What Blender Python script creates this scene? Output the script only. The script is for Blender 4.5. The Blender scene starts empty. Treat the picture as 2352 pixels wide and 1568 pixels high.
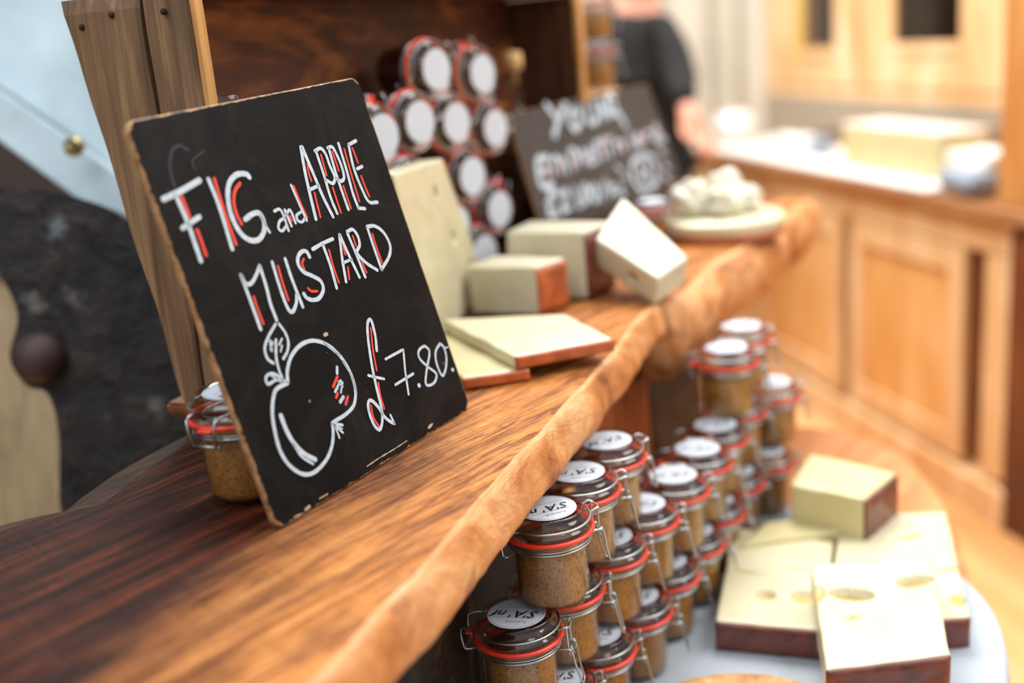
import bpy, bmesh, math, random
from mathutils import Vector, Matrix, noise
random.seed(7)
PI = math.pi
S = bpy.context.scene
COL = S.collection
CAMZ = 1.3
# ------------------------------------------------------------------ camera model
F = 2500.0
PITCH, ROLL = math.radians(15.5), math.radians(5)
CD = Vector((0, math.cos(PITCH), -math.sin(PITCH)))
R0 = Vector((1, 0, 0)); U0 = R0.cross(CD)
CR = R0 * math.cos(ROLL) - U0 * math.sin(ROLL)
CU = CR.cross(CD)
def ray(x, y): return CD + CR * ((x - 1176) / F) - CU * ((y - 784) / F)
def at(x, y, d): return ray(x, y) * d + Vector((0, 0, CAMZ))
def onz(x, y, z):            # z absolute
    r = ray(x, y); return r * ((z - CAMZ) / r.z) + Vector((0, 0, CAMZ))
def onplane(x, y, p0, n):
    r = ray(x, y); o = Vector((0, 0, CAMZ))
    return o + r * ((p0 - o).dot(n) / r.dot(n))
cam = bpy.data.cameras.new('camera'); camo = bpy.data.objects.new('camera', cam); COL.objects.link(camo)
cam.sensor_width = 36; cam.lens = F / 2352 * 36; cam.clip_start = .02
M = Matrix((CR, CU, -CD)).transposed().to_4x4(); M.translation = Vector((0, 0, CAMZ)); camo.matrix_world = M
cam.dof.use_dof = True; cam.dof.focus_distance = .885; cam.dof.aperture_fstop = 1.85
S.camera = camo
S.view_settings.view_transform = 'Standard'
S.view_settings.look = 'None'
S.cycles.max_bounces = 7; S.cycles.diffuse_bounces = 3; S.cycles.glossy_bounces = 3; S.cycles.transmission_bounces = 4; S.cycles.transparent_max_bounces = 12
S.cycles.caustics_reflective = False; S.cycles.caustics_refractive = False
S.cycles.use_adaptive_sampling = True; S.cycles.adaptive_threshold = .02

# ------------------------------------------------------------------ materials
def srgb(h):
    if isinstance(h, str):
        c = [int(h[i:i+2], 16) / 255 for i in (0, 2, 4)]
        return tuple((v / 12.92 if v <= .04045 else ((v + .055) / 1.055) ** 2.4) for v in c) + (1,)
    return tuple(h) + (1,)
def newmat(name):
    m = bpy.data.materials.new(name); m.use_nodes = True
    nt = m.node_tree; b = nt.nodes['Principled BSDF']
    return m, nt, b
def N(nt, t, **kw):
    n = nt.nodes.new(t)
    for k, v in kw.items():
        if k in n.inputs.keys() if isinstance(k, str) else False: n.inputs[k].default_value = v
        else: setattr(n, k, v)
    return n
def coords(nt, scale=(1, 1, 1), rotz=0, rot=None):
    # rotate world/object coordinates first, then scale, so grain follows the rotated axis
    tc = nt.nodes.new('ShaderNodeTexCoord')
    vr = nt.nodes.new('ShaderNodeVectorRotate'); vr.rotation_type = 'EULER_XYZ'
    vr.inputs['Rotation'].default_value = rot or (0, 0, -rotz)
    mp = nt.nodes.new('ShaderNodeMapping'); mp.inputs['Scale'].default_value = scale
    nt.links.new(tc.outputs['Object'], vr.inputs['Vector']); nt.links.new(vr.outputs[0], mp.inputs['Vector'])
    return mp.outputs[0]
def ramp(nt, fac, stops):
    r = nt.nodes.new('ShaderNodeValToRGB'); el = r.color_ramp.elements
    while len(el) < len(stops): el.new(.5)
    for e, (p, c) in zip(el, stops): e.position = p; e.color = srgb(c)
    nt.links.new(fac, r.inputs[0]); return r.outputs[0]
def ntex(nt, vec, scale, detail=4, rough=.55, dist=0):
    n = nt.nodes.new('ShaderNodeTexNoise'); n.inputs['Scale'].default_value = scale
    n.inputs['Detail'].default_value = detail; n.inputs['Roughness'].default_value = rough; n.inputs['Distortion'].default_value = dist
    nt.links.new(vec, n.inputs['Vector']); return n.outputs[0]
def mix(nt, fac, a, b, mode='MIX'):
    n = nt.nodes.new('ShaderNodeMix'); n.data_type = 'RGBA'; n.blend_type = mode
    for s, v in ((0, fac), (6, a), (7, b)):
        if hasattr(v, 'is_linked'): nt.links.new(v, n.inputs[s])
        else: n.inputs[s].default_value = v if s == 0 else srgb(v)
    return n.outputs[2]
def bump(nt, b, h, strength=.3, dist=.002):
    n = nt.nodes.new('ShaderNodeBump'); n.inputs['Strength'].default_value = strength; n.inputs['Distance'].default_value = dist
    nt.links.new(h, n.inputs['Height']); nt.links.new(n.outputs[0], b.inputs['Normal'])
def math_(nt, op, a, b=None, clamp=False):
    n = nt.nodes.new('ShaderNodeMath'); n.operation = op; n.use_clamp = clamp
    for i, v in enumerate((a, b)):
        if v is None: continue
        if hasattr(v, 'is_linked'): nt.links.new(v, n.inputs[i])
        else: n.inputs[i].default_value = v
    return n.outputs[0]

def plain(name, col, rough=.5, metal=0, coat=0, var=.0, scale=30, spec=None):
    m, nt, b = newmat(name)
    v = coords(nt)
    f = ntex(nt, v, scale, 3)
    c = srgb(col)
    lo = tuple(x * (1 - var) for x in c[:3]); hi = tuple(min(1, x * (1 + var)) for x in c[:3])
    nt.links.new(ramp(nt, f, [(.3, lo), (.7, hi)]), b.inputs['Base Color'])
    b.inputs['Roughness'].default_value = rough; b.inputs['Metallic'].default_value = metal; b.inputs['Coat Weight'].default_value = coat
    if spec is not None: b.inputs['Specular IOR Level'].default_value = spec
    return m
def wood(name, cols, rotz=0, rot=None, fine=90, stretch=.06, rough=.55, knots=.4, bmp=.3, big=3, coat=0):
    # cols: dark, mid, light
    m, nt, b = newmat(name)
    v1 = coords(nt, (stretch, 1, 1), rotz, rot)
    g = ntex(nt, v1, fine, 6, .6, .6)
    v2 = coords(nt, (.25, 1, 1), rotz, rot)
    k = ntex(nt, v2, big * 3, 4, .6, 1.5)
    f = math_(nt, 'ADD', math_(nt, 'MULTIPLY', g, 1 - knots), math_(nt, 'MULTIPLY', k, knots))
    c = ramp(nt, f, [(.33, cols[0]), (.5, cols[1]), (.66, cols[2])])
    nt.links.new(c, b.inputs['Base Color']); b.inputs['Roughness'].default_value = rough
    b.inputs['Coat Weight'].default_value = coat
    bump(nt, b, g, bmp, .002)
    return m
def thin_glass(name, tint=(1, 1, 1), rough=.03, refl=1.0, base=.04):
    m = bpy.data.materials.new(name); m.use_nodes = True; nt = m.node_tree
    nt.nodes.clear(); out = nt.nodes.new('ShaderNodeOutputMaterial')
    tr = nt.nodes.new('ShaderNodeBsdfTransparent'); tr.inputs[0].default_value = tuple(tint) + (1,)
    gl = nt.nodes.new('ShaderNodeBsdfGlossy'); gl.inputs['Roughness'].default_value = rough
    lw = nt.nodes.new('ShaderNodeLayerWeight'); lw.inputs['Blend'].default_value = .5
    fac = math_(nt, 'ADD', math_(nt, 'MULTIPLY', math_(nt, 'POWER', lw.outputs['Facing'], 4.0), .75 * refl), base, True)
    mx = nt.nodes.new('ShaderNodeMixShader')
    nt.links.new(fac, mx.inputs[0]); nt.links.new(tr.outputs[0], mx.inputs[1]); nt.links.new(gl.outputs[0], mx.inputs[2])
    nt.links.new(mx.outputs[0], out.inputs[0]); return m

TA = math.atan2(.82, .57)       # table axis
# slab wood: worn, orange at the front edge, dark brown inland and near left, wood stain mixed with painted-in shade
def slab_mat():
    m, nt, b = newmat('slab_wood')
    ga = math.radians(66)
    g = ntex(nt, coords(nt, (.05, 1, 1), math.radians(50)), 95, 9, .72, .5)
    g2 = ntex(nt, coords(nt, (.2, 1, 1), math.radians(50)), 14, 5, .6, 1.2)
    fg = ntex(nt, coords(nt, (.045, 1, 1), math.radians(48)), 330, 6, .7, .4)
    fm = ntex(nt, coords(nt, (.1, 1, 1), math.radians(52)), 140, 6, .7, .6)
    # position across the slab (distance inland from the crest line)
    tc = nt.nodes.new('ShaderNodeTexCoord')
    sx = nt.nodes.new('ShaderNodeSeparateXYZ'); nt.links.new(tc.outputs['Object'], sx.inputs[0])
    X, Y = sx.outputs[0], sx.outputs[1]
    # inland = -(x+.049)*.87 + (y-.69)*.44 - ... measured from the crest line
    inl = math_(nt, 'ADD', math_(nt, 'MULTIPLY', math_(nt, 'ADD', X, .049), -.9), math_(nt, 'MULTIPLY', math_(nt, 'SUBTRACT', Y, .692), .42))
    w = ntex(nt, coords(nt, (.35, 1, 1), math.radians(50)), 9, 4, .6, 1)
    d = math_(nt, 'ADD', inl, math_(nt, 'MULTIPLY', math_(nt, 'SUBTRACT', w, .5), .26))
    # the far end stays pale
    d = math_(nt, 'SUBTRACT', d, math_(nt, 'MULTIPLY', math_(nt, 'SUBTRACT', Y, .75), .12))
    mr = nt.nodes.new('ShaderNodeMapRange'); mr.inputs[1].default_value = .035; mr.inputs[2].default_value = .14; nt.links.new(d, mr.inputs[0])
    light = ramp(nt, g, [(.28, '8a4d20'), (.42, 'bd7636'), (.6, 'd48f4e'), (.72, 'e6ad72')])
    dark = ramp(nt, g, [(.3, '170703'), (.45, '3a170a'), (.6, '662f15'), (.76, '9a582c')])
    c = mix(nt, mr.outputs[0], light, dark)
    st = ramp(nt, g2, [(.38, (.32, .22, .17)), (.52, (1, 1, 1))])
    c = mix(nt, .75, c, st, 'MULTIPLY')
    c = mix(nt, .85, c, ramp(nt, fg, [(.38, (.32, .24, .20)), (.50, (1, 1, 1)), (.68, (1.12, 1.1, 1.06))]), 'MULTIPLY')
    c = mix(nt, .8, c, ramp(nt, fm, [(.40, (.34, .22, .17)), (.50, (1, 1, 1))]), 'MULTIPLY')
    # cross saw marks
    s = ntex(nt, coords(nt, (1, .06, 1), math.radians(40)), 120, 3, .6, .3)
    c = mix(nt, .22, c, ramp(nt, s, [(.36, (.35, .3, .26)), (.5, (1, 1, 1)), (.68, (1.0, 1.0, 1.0))]), 'MULTIPLY')
    nt.links.new(c, b.inputs['Base Color']); b.inputs['Roughness'].default_value = .5
    b.inputs['Specular IOR Level'].default_value = .16
    bump(nt, b, math_(nt, 'ADD', fg, math_(nt, 'MULTIPLY', s, .6)), .5, .003)
    return m
def face_mat():
    m, nt, b = newmat('slab_live_edge')
    v = coords(nt, (1, 1, .5), 0)
    g = ntex(nt, coords(nt, (.35, 1, .35), math.radians(62)), 26, 6, .6, 1.2)
    k = ntex(nt, coords(nt, (.5, 1, .6), math.radians(62)), 13, 4, .55, 2)
    c = ramp(nt, g, [(.28, '8a4b1e'), (.42, 'c98446'), (.55, 'dfa268'), (.72, 'eec08f')])
    fk = ntex(nt, coords(nt, (.2, 1, .2), math.radians(62)), 120, 7, .7, .8)
    c = mix(nt, .6, c, ramp(nt, fk, [(.34, (.6, .42, .32)), (.5, (1, 1, 1)), (.7, (1.1, 1.1, 1.1))]), 'MULTIPLY')
    c = mix(nt, .8, c, ramp(nt, k, [(.28, (.4, .22, .12)), (.44, (1, .9, .8)), (1, (1, 1, 1))]), 'MULTIPLY')
    nt.links.new(c, b.inputs['Base Color']); b.inputs['Roughness'].default_value = .5
    bump(nt, b, math_(nt, 'ADD', fk, k), .8, .006)
    return m
MAT = {}
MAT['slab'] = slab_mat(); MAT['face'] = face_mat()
MAT['ridge'] = wood('ridge_highlight_wood', ('b0703a', 'cc9058', 'dcae80'), rotz=math.radians(62), fine=120, stretch=.3, knots=.5)  # pale crest strip, the edge highlight painted as wood colour
MAT['plank'] = wood('weathered_plank', ('4c3822', '806244', 'ac8c62'), rot=(0, PI / 2, 0), fine=110, stretch=.04, knots=.45)
MAT['crate'] = wood('crate_wood', ('3a1a0a', '7a421a', 'b87838'), rotz=0, fine=60, stretch=.08, knots=.6, big=5)
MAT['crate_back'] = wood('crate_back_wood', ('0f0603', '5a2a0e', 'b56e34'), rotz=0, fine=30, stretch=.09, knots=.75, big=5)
MAT['cratedark'] = wood('crate_side_wood', ('2a150c', '52301c', '71472c'), rot=(0, PI / 2, 0), fine=60)
MAT['post'] = wood('pale_post_wood', ('8f5c28', 'c48c4c', 'e2b478'), rot=(0, PI / 2, 0), fine=60)
MAT['leg'] = wood('red_brown_wood', ('7e3414', 'b85c2a', 'd67c42'), rot=(0, PI / 2, 0), fine=50)
MAT['bark'] = wood('bark_wood', ('140a05', '351f10', '5c3b20'), fine=60, stretch=.5, bmp=.8)
MAT['cab'] = wood('cabinet_pine', ('cf9a62', 'e3b986', 'efd2ac'), rot=(0, PI / 2, 0), fine=14, stretch=.15, knots=.7, big=1.5)
MAT['cabpanel'] = wood('cabinet_panel_pine', ('cb8a42', 'e2ab68', 'edc795'), rot=(0, PI / 2, 0), fine=9, stretch=.15, knots=.8, big=1.5)
MAT['cabdark'] = wood('dark_cabinet_wood', ('3a1608', '5e2a10', '8a4a20'), rot=(0, PI / 2, 0), fine=20)
MAT['cabside'] = wood('amber_cabinet_wood', ('a8662a', 'c98a48', 'd9a566'), rot=(0, PI / 2, 0), fine=14)
MAT['ctop'] = wood('counter_wood', ('6e4420', '966238', 'b88858'), rotz=0, fine=20)
MAT['floor'] = wood('floor_wood', ('b77c42', 'd69c60', 'e4b782'), rotz=math.radians(-78), fine=10, stretch=.1, knots=.5, big=.8)
MAT['tan'] = wood('tan_board', ('8c7452', 'b89f78', 'cfb890'), rot=(0, PI / 2, 0), fine=30)
MAT['metalbeam'] = plain('white_painted_metal', 'bfd2da', .45, 0, 0, .22, 7)
MAT['steel'] = plain('steel_wire', 'b9bfc2', .28, 1, 0, .05)
MAT['red'] = plain('red_rubber', 'f03a22', .38, 0, .2, .04, 20)
MAT['brass'] = plain('brass_bolt', 'a09468', .4, .8, 0, .2)
MAT['paper'] = plain('white_label_paper', 'c9cfd8', .6, 0, 0, .02)
MAT['ink'] = plain('black_ink', '15151a', .6)
MAT['greyink'] = plain('grey_ink', '77797f', .6)
MAT['chalk'] = plain('white_chalk_paint', 'b9c4cd', .7, 0, 0, .16, 240)
MAT['redpaint'] = plain('red_chalk_paint', 'de3d28', .7, 0, 0, .14, 240)
MAT['faint'] = plain('faint_chalk', '2a2d31', .8)
MAT['scuff'] = plain('scuffed_wood', 'b99a7c', .7)
MAT['pinkpaint'] = plain('pink_chalk_paint', 'dca0ac', .7)
MAT['cork'] = plain('cork', 'dcb478', .8, 0, 0, .15, 60)
MAT['black'] = plain('black_sweater_wool', '12100e', .9, 0, 0, .2, 60)
MAT['trouser'] = plain('dark_trousers', '1c1e24', .9)
MAT['skin'] = plain('skin', 'dc9a80', .5, 0, 0, .06, 8)
MAT['hair'] = plain('brown_hair', '3a2416', .6)
MAT['curtain'] = plain('cream_curtain_cloth', 'cfc8b8', .9, 0, 0, .08, 3)
MAT['white'] = plain('white_plate', 'eeeae4', .4)
MAT['paperwrap'] = plain('white_wrapping_paper', 'dedbd2', .7, 0, 0, .05, 12)
MAT['bluegrey'] = plain('blue_grey_cloth', '8d97a6', .8, 0, 0, .1)
MAT['pinkwhite'] = plain('pinkish_rind', 'e8d4c6', .6, 0, 0, .05)
MAT['dark'] = plain('dark_interior', '2a1a0c', .8, 0, 0, .4, 9)
MAT['yellow'] = plain('yellow_paint', 'd6b84a', .5)
MAT['wall'] = plain('pale_wall', 'cfc6b4', .9, 0, 0, .05, 2)
MAT['walldark'] = plain('dark_wall', '14100e', .9, 0, 0, .3, 4)
MAT['glass'] = thin_glass('clear_jar_glass', (.97, .96, .93), .05, .8, .035)
MAT['lidglass'] = thin_glass('lid_glass', (.84, .78, .72), .06, 1.2, .07)
MAT['bottleglass'] = thin_glass('bottle_glass', (.85, .82, .78), .03, 1.3)
def mustard(name, a, b_, s, dots=True):
    m, nt, b = newmat(name)
    v = coords(nt)
    base = ramp(nt, ntex(nt, v, 45, 4), [(.3, a), (.7, b_)])
    sp = ntex(nt, v, s, 2, .5); big = ntex(nt, v, 240, 2)
    c = mix(nt, .9, base, ramp(nt, sp, [(.56, (1, 1, 1)), (.63, (.30, .12, .06))]), 'MULTIPLY')
    c = mix(nt, .6, c, ramp(nt, big, [(.58, (1, 1, 1)), (.66, (.3, .13, .07))]), 'MULTIPLY')
    c = mix(nt, .5, c, ramp(nt, ntex(nt, v, 330, 2), [(.3, (1.0, 1.0, 1.0)), (.36, (1, 1, 1))]), 'MULTIPLY')
    nt.links.new(c, b.inputs['Base Color']); b.inputs['Roughness'].default_value = .45
    b.inputs['Subsurface Weight'].default_value = 0
    return m
MAT['mustard'] = mustard('grainy_mustard', '96642a', 'bc8842', 700)
MAT['mustard_dark'] = mustard('grainy_mustard_shaded', '7a5a26', '94743a', 420)
MAT['jam'] = plain('dark_red_relish', '3a0c0a', .4, 0, .3, .4, 40)
MAT['amber'] = plain('amber_preserve', 'a06a1e', .4, 0, .3, .2, 30)
def cheese_mat(name, lo, hi, rough=.42):
    m, nt, b = newmat(name)
    v = coords(nt)
    c = ramp(nt, ntex(nt, v, 18, 5), [(.3, lo), (.7, hi)])
    nt.links.new(c, b.inputs['Base Color']); b.inputs['Roughness'].default_value = rough
    b.inputs['Subsurface Weight'].default_value = .0; b.inputs['Subsurface Radius'].default_value = (.01, .007, .003); b.inputs['Subsurface Scale'].default_value = .5
    b.inputs['Coat Weight'].default_value = .25; b.inputs['Coat Roughness'].default_value = .15
    bump(nt, b, ntex(nt, v, 90, 4), .15, .001)
    return m
MAT['cheese'] = cheese_mat('emmental_paste', 'cbc09a', 'd6ceac')
MAT['cheeseY'] = cheese_mat('yellow_cheese_paste', 'c9bb84', 'd4c89c')
MAT['cheeseW'] = cheese_mat('pale_cheese_paste', 'c6bea0', 'd3ccb4')
MAT['rind'] = plain('brown_rind', '6b2f20', .45, 0, .4, .45, 60)
MAT['rindO'] = plain('orange_rind', 'b0582c', .4, 0, .5, .35, 50)
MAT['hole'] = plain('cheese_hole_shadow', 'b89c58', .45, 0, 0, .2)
def cloth_mat():
    m, nt, b = newmat('blue_white_tablecloth')
    v = coords(nt)
    w1 = nt.nodes.new('ShaderNodeTexWave'); w1.inputs['Scale'].default_value = 180; nt.links.new(v, w1.inputs[0])
    v2 = coords(nt, (1, 1, 1), PI / 2)
    w2 = nt.nodes.new('ShaderNodeTexWave'); w2.inputs['Scale'].default_value = 180; nt.links.new(v2, w2.inputs[0])
    f = math_(nt, 'MULTIPLY', w1.outputs[1], w2.outputs[1])
    nt.links.new(ramp(nt, f, [(0, 'a3adb6'), (1, 'd5d9de')]), b.inputs['Base Color']); b.inputs['Roughness'].default_value = .9
    bump(nt, b, f, .4, .001)
    return m
MAT['cloth'] = cloth_mat()
def board_mat():
    m, nt, b = newmat('chalkboard_black_paint')
    v = coords(nt)
    tc = nt.nodes.new('ShaderNodeTexCoord'); sx = nt.nodes.new('ShaderNodeSeparateXYZ'); nt.links.new(tc.outputs['Object'], sx.inputs[0])
    W, H = BW / 2, BH / 2
    ax = math_(nt, 'ABSOLUTE', math_(nt, 'SUBTRACT', sx.outputs[0], W)); az = math_(nt, 'ABSOLUTE', math_(nt, 'SUBTRACT', sx.outputs[2], H))
    dx = math_(nt, 'SUBTRACT', W, ax); dz = math_(nt, 'SUBTRACT', H, az)
    ed = math_(nt, 'MINIMUM', dx, dz)
    corner = math_(nt, 'ADD', dx, dz)
    n1 = ntex(nt, v, 60, 6, .7)
    e = math_(nt, 'SUBTRACT', ed, math_(nt, 'MULTIPLY', math_(nt, 'SUBTRACT', n1, .5), .008))
    e2 = math_(nt, 'SUBTRACT', math_(nt, 'MULTIPLY', corner, .30), math_(nt, 'MULTIPLY', n1, .0055))
    e = math_(nt, 'MINIMUM', e, e2)
    worn = nt.nodes.new('ShaderNodeMapRange'); worn.inputs[1].default_value = .0006; worn.inputs[2].default_value = .0012
    worn.inputs[3].default_value = 1; worn.inputs[4].default_value = 0; nt.links.new(e, worn.inputs[0])
    sm = ramp(nt, ntex(nt, v, 12, 6, .7, 1), [(.45, '15110f'), (.72, '23211f')])
    dots = nt.nodes.new('ShaderNodeTexVoronoi'); dots.inputs['Scale'].default_value = 75; nt.links.new(v, dots.inputs['Vector'])
    dt = ramp(nt, dots.outputs['Distance'], [(.05, (.20, .19, .18)), (.10, (0, 0, 0))])
    c = mix(nt, 1.0, sm, mix(nt, ntex(nt, v, 9), (0, 0, 0), dt), 'ADD')
    c = mix(nt, worn.outputs[0], c, ramp(nt, ntex(nt, v, 90), [(.3, 'a9794c'), (.7, 'd9b084')]))
    nt.links.new(c, b.inputs['Base Color']); b.inputs['Roughness'].default_value = .5; b.inputs['Specular IOR Level'].default_value = .28
    bump(nt, b, n1, .1, .001)
    return m

# ------------------------------------------------------------------ mesh helpers
def mesh_obj(name, bm, mat, parent=None, smooth=False, angle=None):
    me = bpy.data.meshes.new(name); bm.normal_update(); bm.to_mesh(me); bm.free()
    mats = mat if isinstance(mat, (list, tuple)) else [mat]
    for m in mats: me.materials.append(m)
    if smooth:
        for p in me.polygons: p.use_smooth = True
    o = bpy.data.objects.new(name, me); COL.objects.link(o)
    if parent: o.parent = parent
    return o
def empty(name, loc=(0, 0, 0), rot=(0, 0, 0), label=None, cat=None, group=None):
    o = bpy.data.objects.new(name, None); COL.objects.link(o); o.empty_display_size = .02
    o.location = loc; o.rotation_euler = rot; tag(o, label, cat, group); return o
def tag(o, label=None, cat=None, group=None, kind=None):
    if label: o['label'] = label
    if cat: o['category'] = cat
    if group: o['group'] = group
    if kind: o['kind'] = kind
    return o
def copy_tree(o, parent=None):
    c = o.copy(); COL.objects.link(c)
    c.parent = parent
    for ch in list(o.children): copy_tree(ch, c)
    return c
def bx(bm, lo, hi, bev=0, cuts=0):
    r = bmesh.ops.create_cube(bm, size=1)
    vs = r['verts']
    for v in vs: v.co = Vector([lo[i] + (v.co[i] + .5) * (hi[i] - lo[i]) for i in range(3)])
    if bev:
        es = list({e for v in vs for e in v.link_edges})
        bmesh.ops.bevel(bm, geom=es, offset=bev, segments=2, affect='EDGES', profile=.5)
    return vs
def box(name, lo, hi, mat, parent=None, bev=.002):
    bm = bmesh.new(); bx(bm, lo, hi, bev); return mesh_obj(name, bm, mat, parent)
def lathe(bm, prof, seg=48, closed=False):
    rings = []
    for r, z in prof:
        if r < 1e-6: rings.append([bm.verts.new((0, 0, z))])
        else: rings.append([bm.verts.new((r * math.cos(2 * PI * i / seg), r * math.sin(2 * PI * i / seg), z)) for i in range(seg)])
    n = len(rings)
    for k in range(n if closed else n - 1):
        a, b = rings[k], rings[(k + 1) % n]
        for i in range(seg):
            j = (i + 1) % seg
            if len(a) == 1 and len(b) == 1: continue
            if len(a) == 1: bm.faces.new((a[0], b[i], b[j]))
            elif len(b) == 1: bm.faces.new((a[i], a[j], b[0]))
            else: bm.faces.new((a[i], a[j], b[j], b[i]))
def tube(bm, pts, r, seg=8, closed=False, rads=None):
    pts = [Vector(p) for p in pts]; n = len(pts); rings = []
    up = None
    for i, p in enumerate(pts):
        a = pts[(i - 1) % n] if (closed or i > 0) else p; b = pts[(i + 1) % n] if (closed or i < n - 1) else p
        t = (b - a).normalized()
        if up is None: up = t.orthogonal().normalized()
        up = (up - t * up.dot(t)); up = up.normalized() if up.length > 1e-6 else t.orthogonal().normalized()
        s = t.cross(up); rr = rads[i] if rads else r
        rings.append([bm.verts.new(p + (up * math.cos(2 * PI * k / seg) + s * math.sin(2 * PI * k / seg)) * rr) for k in range(seg)])
    for i in range(n if closed else n - 1):
        a, b = rings[i], rings[(i + 1) % n]
        for k in range(seg):
            l = (k + 1) % seg
            bm.faces.new((a[k], a[l], b[l], b[k]))
    if not closed: bm.faces.new(rings[0][::-1]); bm.faces.new(rings[-1])
def smooth_path(pts, n=6, closed=False):
    P = [Vector(p) for p in pts]; out = []
    m = len(P)
    if m < 3 and not closed: return P
    for i in range(m if closed else m - 1):
        p0 = P[(i - 1) % m] if (closed or i > 0) else P[0] * 2 - P[1]
        p1 = P[i]; p2 = P[(i + 1) % m]
        p3 = P[(i + 2) % m] if (closed or i < m - 2) else P[-1] * 2 - P[-2]
        for k in range(n):
            t = k / n
            out.append(.5 * ((2 * p1) + (p2 - p0) * t + (2 * p0 - 5 * p1 + 4 * p2 - p3) * t * t + (-p0 + 3 * p1 - 3 * p2 + p3) * t ** 3))
    if not closed: out.append(P[-1])
    return out
def circle(r, z, n=48, a0=0, a1=2 * PI, full=True):
    return [Vector((r * math.cos(a0 + (a1 - a0) * i / n), r * math.sin(a0 + (a1 - a0) * i / n), z)) for i in range(n if full else n + 1)]

# ------------------------------------------------------------------ mustard jar (prototype)
def text_mesh(name, body, size, mat, parent, loc, rotz=0, shear=0, off=0):
    cu = bpy.data.curves.new(name, 'FONT'); cu.body = body; cu.size = size; cu.align_x = 'CENTER'; cu.align_y = 'CENTER'; cu.shear = shear; cu.offset = off
    cu.resolution_u = 2
    t = bpy.data.objects.new(name, cu); COL.objects.link(t)
    me = bpy.data.meshes.new_from_object(t); me.name = name
    bpy.data.objects.remove(t)
    me.materials.clear(); me.materials.append(mat)
    o = bpy.data.objects.new(name, me); COL.objects.link(o); o.parent = parent; o.location = loc; o.rotation_euler = (0, 0, rotz)
    return o
def make_jar(name, fill, label_lines=True, text=True, fillname='mustard'):
    root = empty(name)
    bm = bmesh.new()    # glass body: closed shell
    outer = [(0, .0008), (.020, .0004), (.0255, .0), (.0290, .0015), (.0312, .005), (.0318, .010), (.0318, .045), (.0322, .049), (.0336, .052), (.0336, .0545), (.0325, .057), (.033, .0595), (.0362, .061), (.0365, .0635), (.034, .0645)]
    inner = [(.0300, .0645), (.0298, .055), (.0298, .008), (.027, .004), (0, .0035)]
    lathe(bm, outer + inner, 56); mesh_obj('glass_body', bm, MAT['glass'], root, True)
    bm = bmesh.new()
    lathe(bm, [(0, .0042), (.024, .0042), (.0285, .006), (.0295, .010), (.0295, .0505), (.0285, .0518), (.015, .0508), (0, .0512)], 48)
    mesh_obj(fillname, bm, fill, root, True)
    bm = bmesh.new()    # gasket
    lathe(bm, [(.033, .0640), (.0388, .0640), (.0394, .0652), (.0388, .0668), (.033, .0668)], 64, closed=True)
    # pull tab of the rubber ring
    tb = bx(bm, (-.0455, -.006, .0643), (-.037, .006, .0663), .0006)
    mesh_obj('rubber_gasket', bm, MAT['red'], root, True)
    bm = bmesh.new()    # lid
    lathe(bm, [(0, .0650), (.028, .0650), (.030, .0670), (.0368, .0670), (.0374, .0690), (.0368, .0712), (.0345, .0722), (.0340, .0745), (.0345, .0765), (.0335, .0785), (.0318, .0800), (.0308, .0815), (.0308, .0828), (.0298, .0838), (.0285, .0838), (.0275, .0826), (0, .0822)], 64)
    mesh_obj('glass_lid', bm, MAT['lidglass'], root, True)
    bm = bmesh.new(); lathe(bm, [(0, .0832), (.0248, .0832), (.0248, .0829), (0, .0829)], 56)
    lb = mesh_obj('lid_label', bm, MAT['paper'], root)
    if text:
        text_mesh('label_script', "S'A' nf", .0150, MAT['ink'], lb, (0, -.001, .08335), PI, .35, .00025)
        text_mesh('label_print', "FLAVOUR", .0042, MAT['greyink'], lb, (.002, -.0135, .08335), PI)
        bm = bmesh.new()
        for yy in (-.0075, .0085):
            tube(bm, [(-.017, yy, .08335), (.017, yy, .08335)], .00013, 4)
        tube(bm, circle(.0232, .0833, 48), .00013, 4, True)
        mesh_obj('label_rule', bm, MAT['greyink'], lb)
    # wires
    wr = .00095
    bm = bmesh.new()
    tube(bm, circle(.0352, .0560, 56), wr, 8, True)
    tube(bm, circle(.0349, .0583, 56), wr * .8, 8, True)
    mesh_obj('neck_ring', bm, MAT['steel'], root, True)
    bm = bmesh.new()
    # lid ring, open toward the hinge (-x) where it bends out and down
    ring = circle(.0358, .0752, 40, PI + .42, 3 * PI - .42, False)
    left = [(-.0415, -.0135, .0752), (-.0465, -.0120, .0735), (-.0475, -.0110, .066), (-.0465, -.0100, .0555), (-.0440, -.0100, .0530), (-.0365, -.0085, .0540)]
    rightp = [(x, -y, z) for x, y, z in left]
    path = [Vector(p) for p in reversed(left)] + ring + [Vector(p) for p in rightp]
    tube(bm, path, wr, 8)
    tube(bm, [(-.0450, -.0125, .0545), (-.0450, .0125, .0545)], wr * .9, 8)
    mesh_obj('wire_bail', bm, MAT['steel'], root, True)
    bm = bmesh.new()
    # clasp on +x: upper loop, over-centre ring and the hanging lever
    tube(bm, smooth_path([(.0355, -.009, .0745), (.0415, -.0088, .0765), (.0445, -.006, .0755), (.0448, .006, .0755), (.0415, .0088, .0765), (.0355, .009, .0745)], 5), wr, 8)
    for sy in (-1, 1):
        tube(bm, smooth_path([(.0430, sy * .0065, .0770), (.0432, sy * .0065, .066), (.0440, sy * .0062, .0520), (.0462, sy * .006, .0500), (.0475, sy * .006, .0530), (.0462, sy * .006, .0560), (.0435, sy * .006, .0545)], 5), wr, 8)
    tube(bm, smooth_path([(.0352, -.0085, .0560), (.0445, -.0085, .0560), (.0470, -.0080, .0520), (.0500, -.0062, .0350), (.0530, -.0045, .0235), (.0534, .0, .0222), (.0530, .0045, .0235), (.0500, .0062, .0350), (.0470, .0080, .0520), (.0445, .0085, .0560), (.0352, .0085, .0560)], 5), wr, 8)
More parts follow.
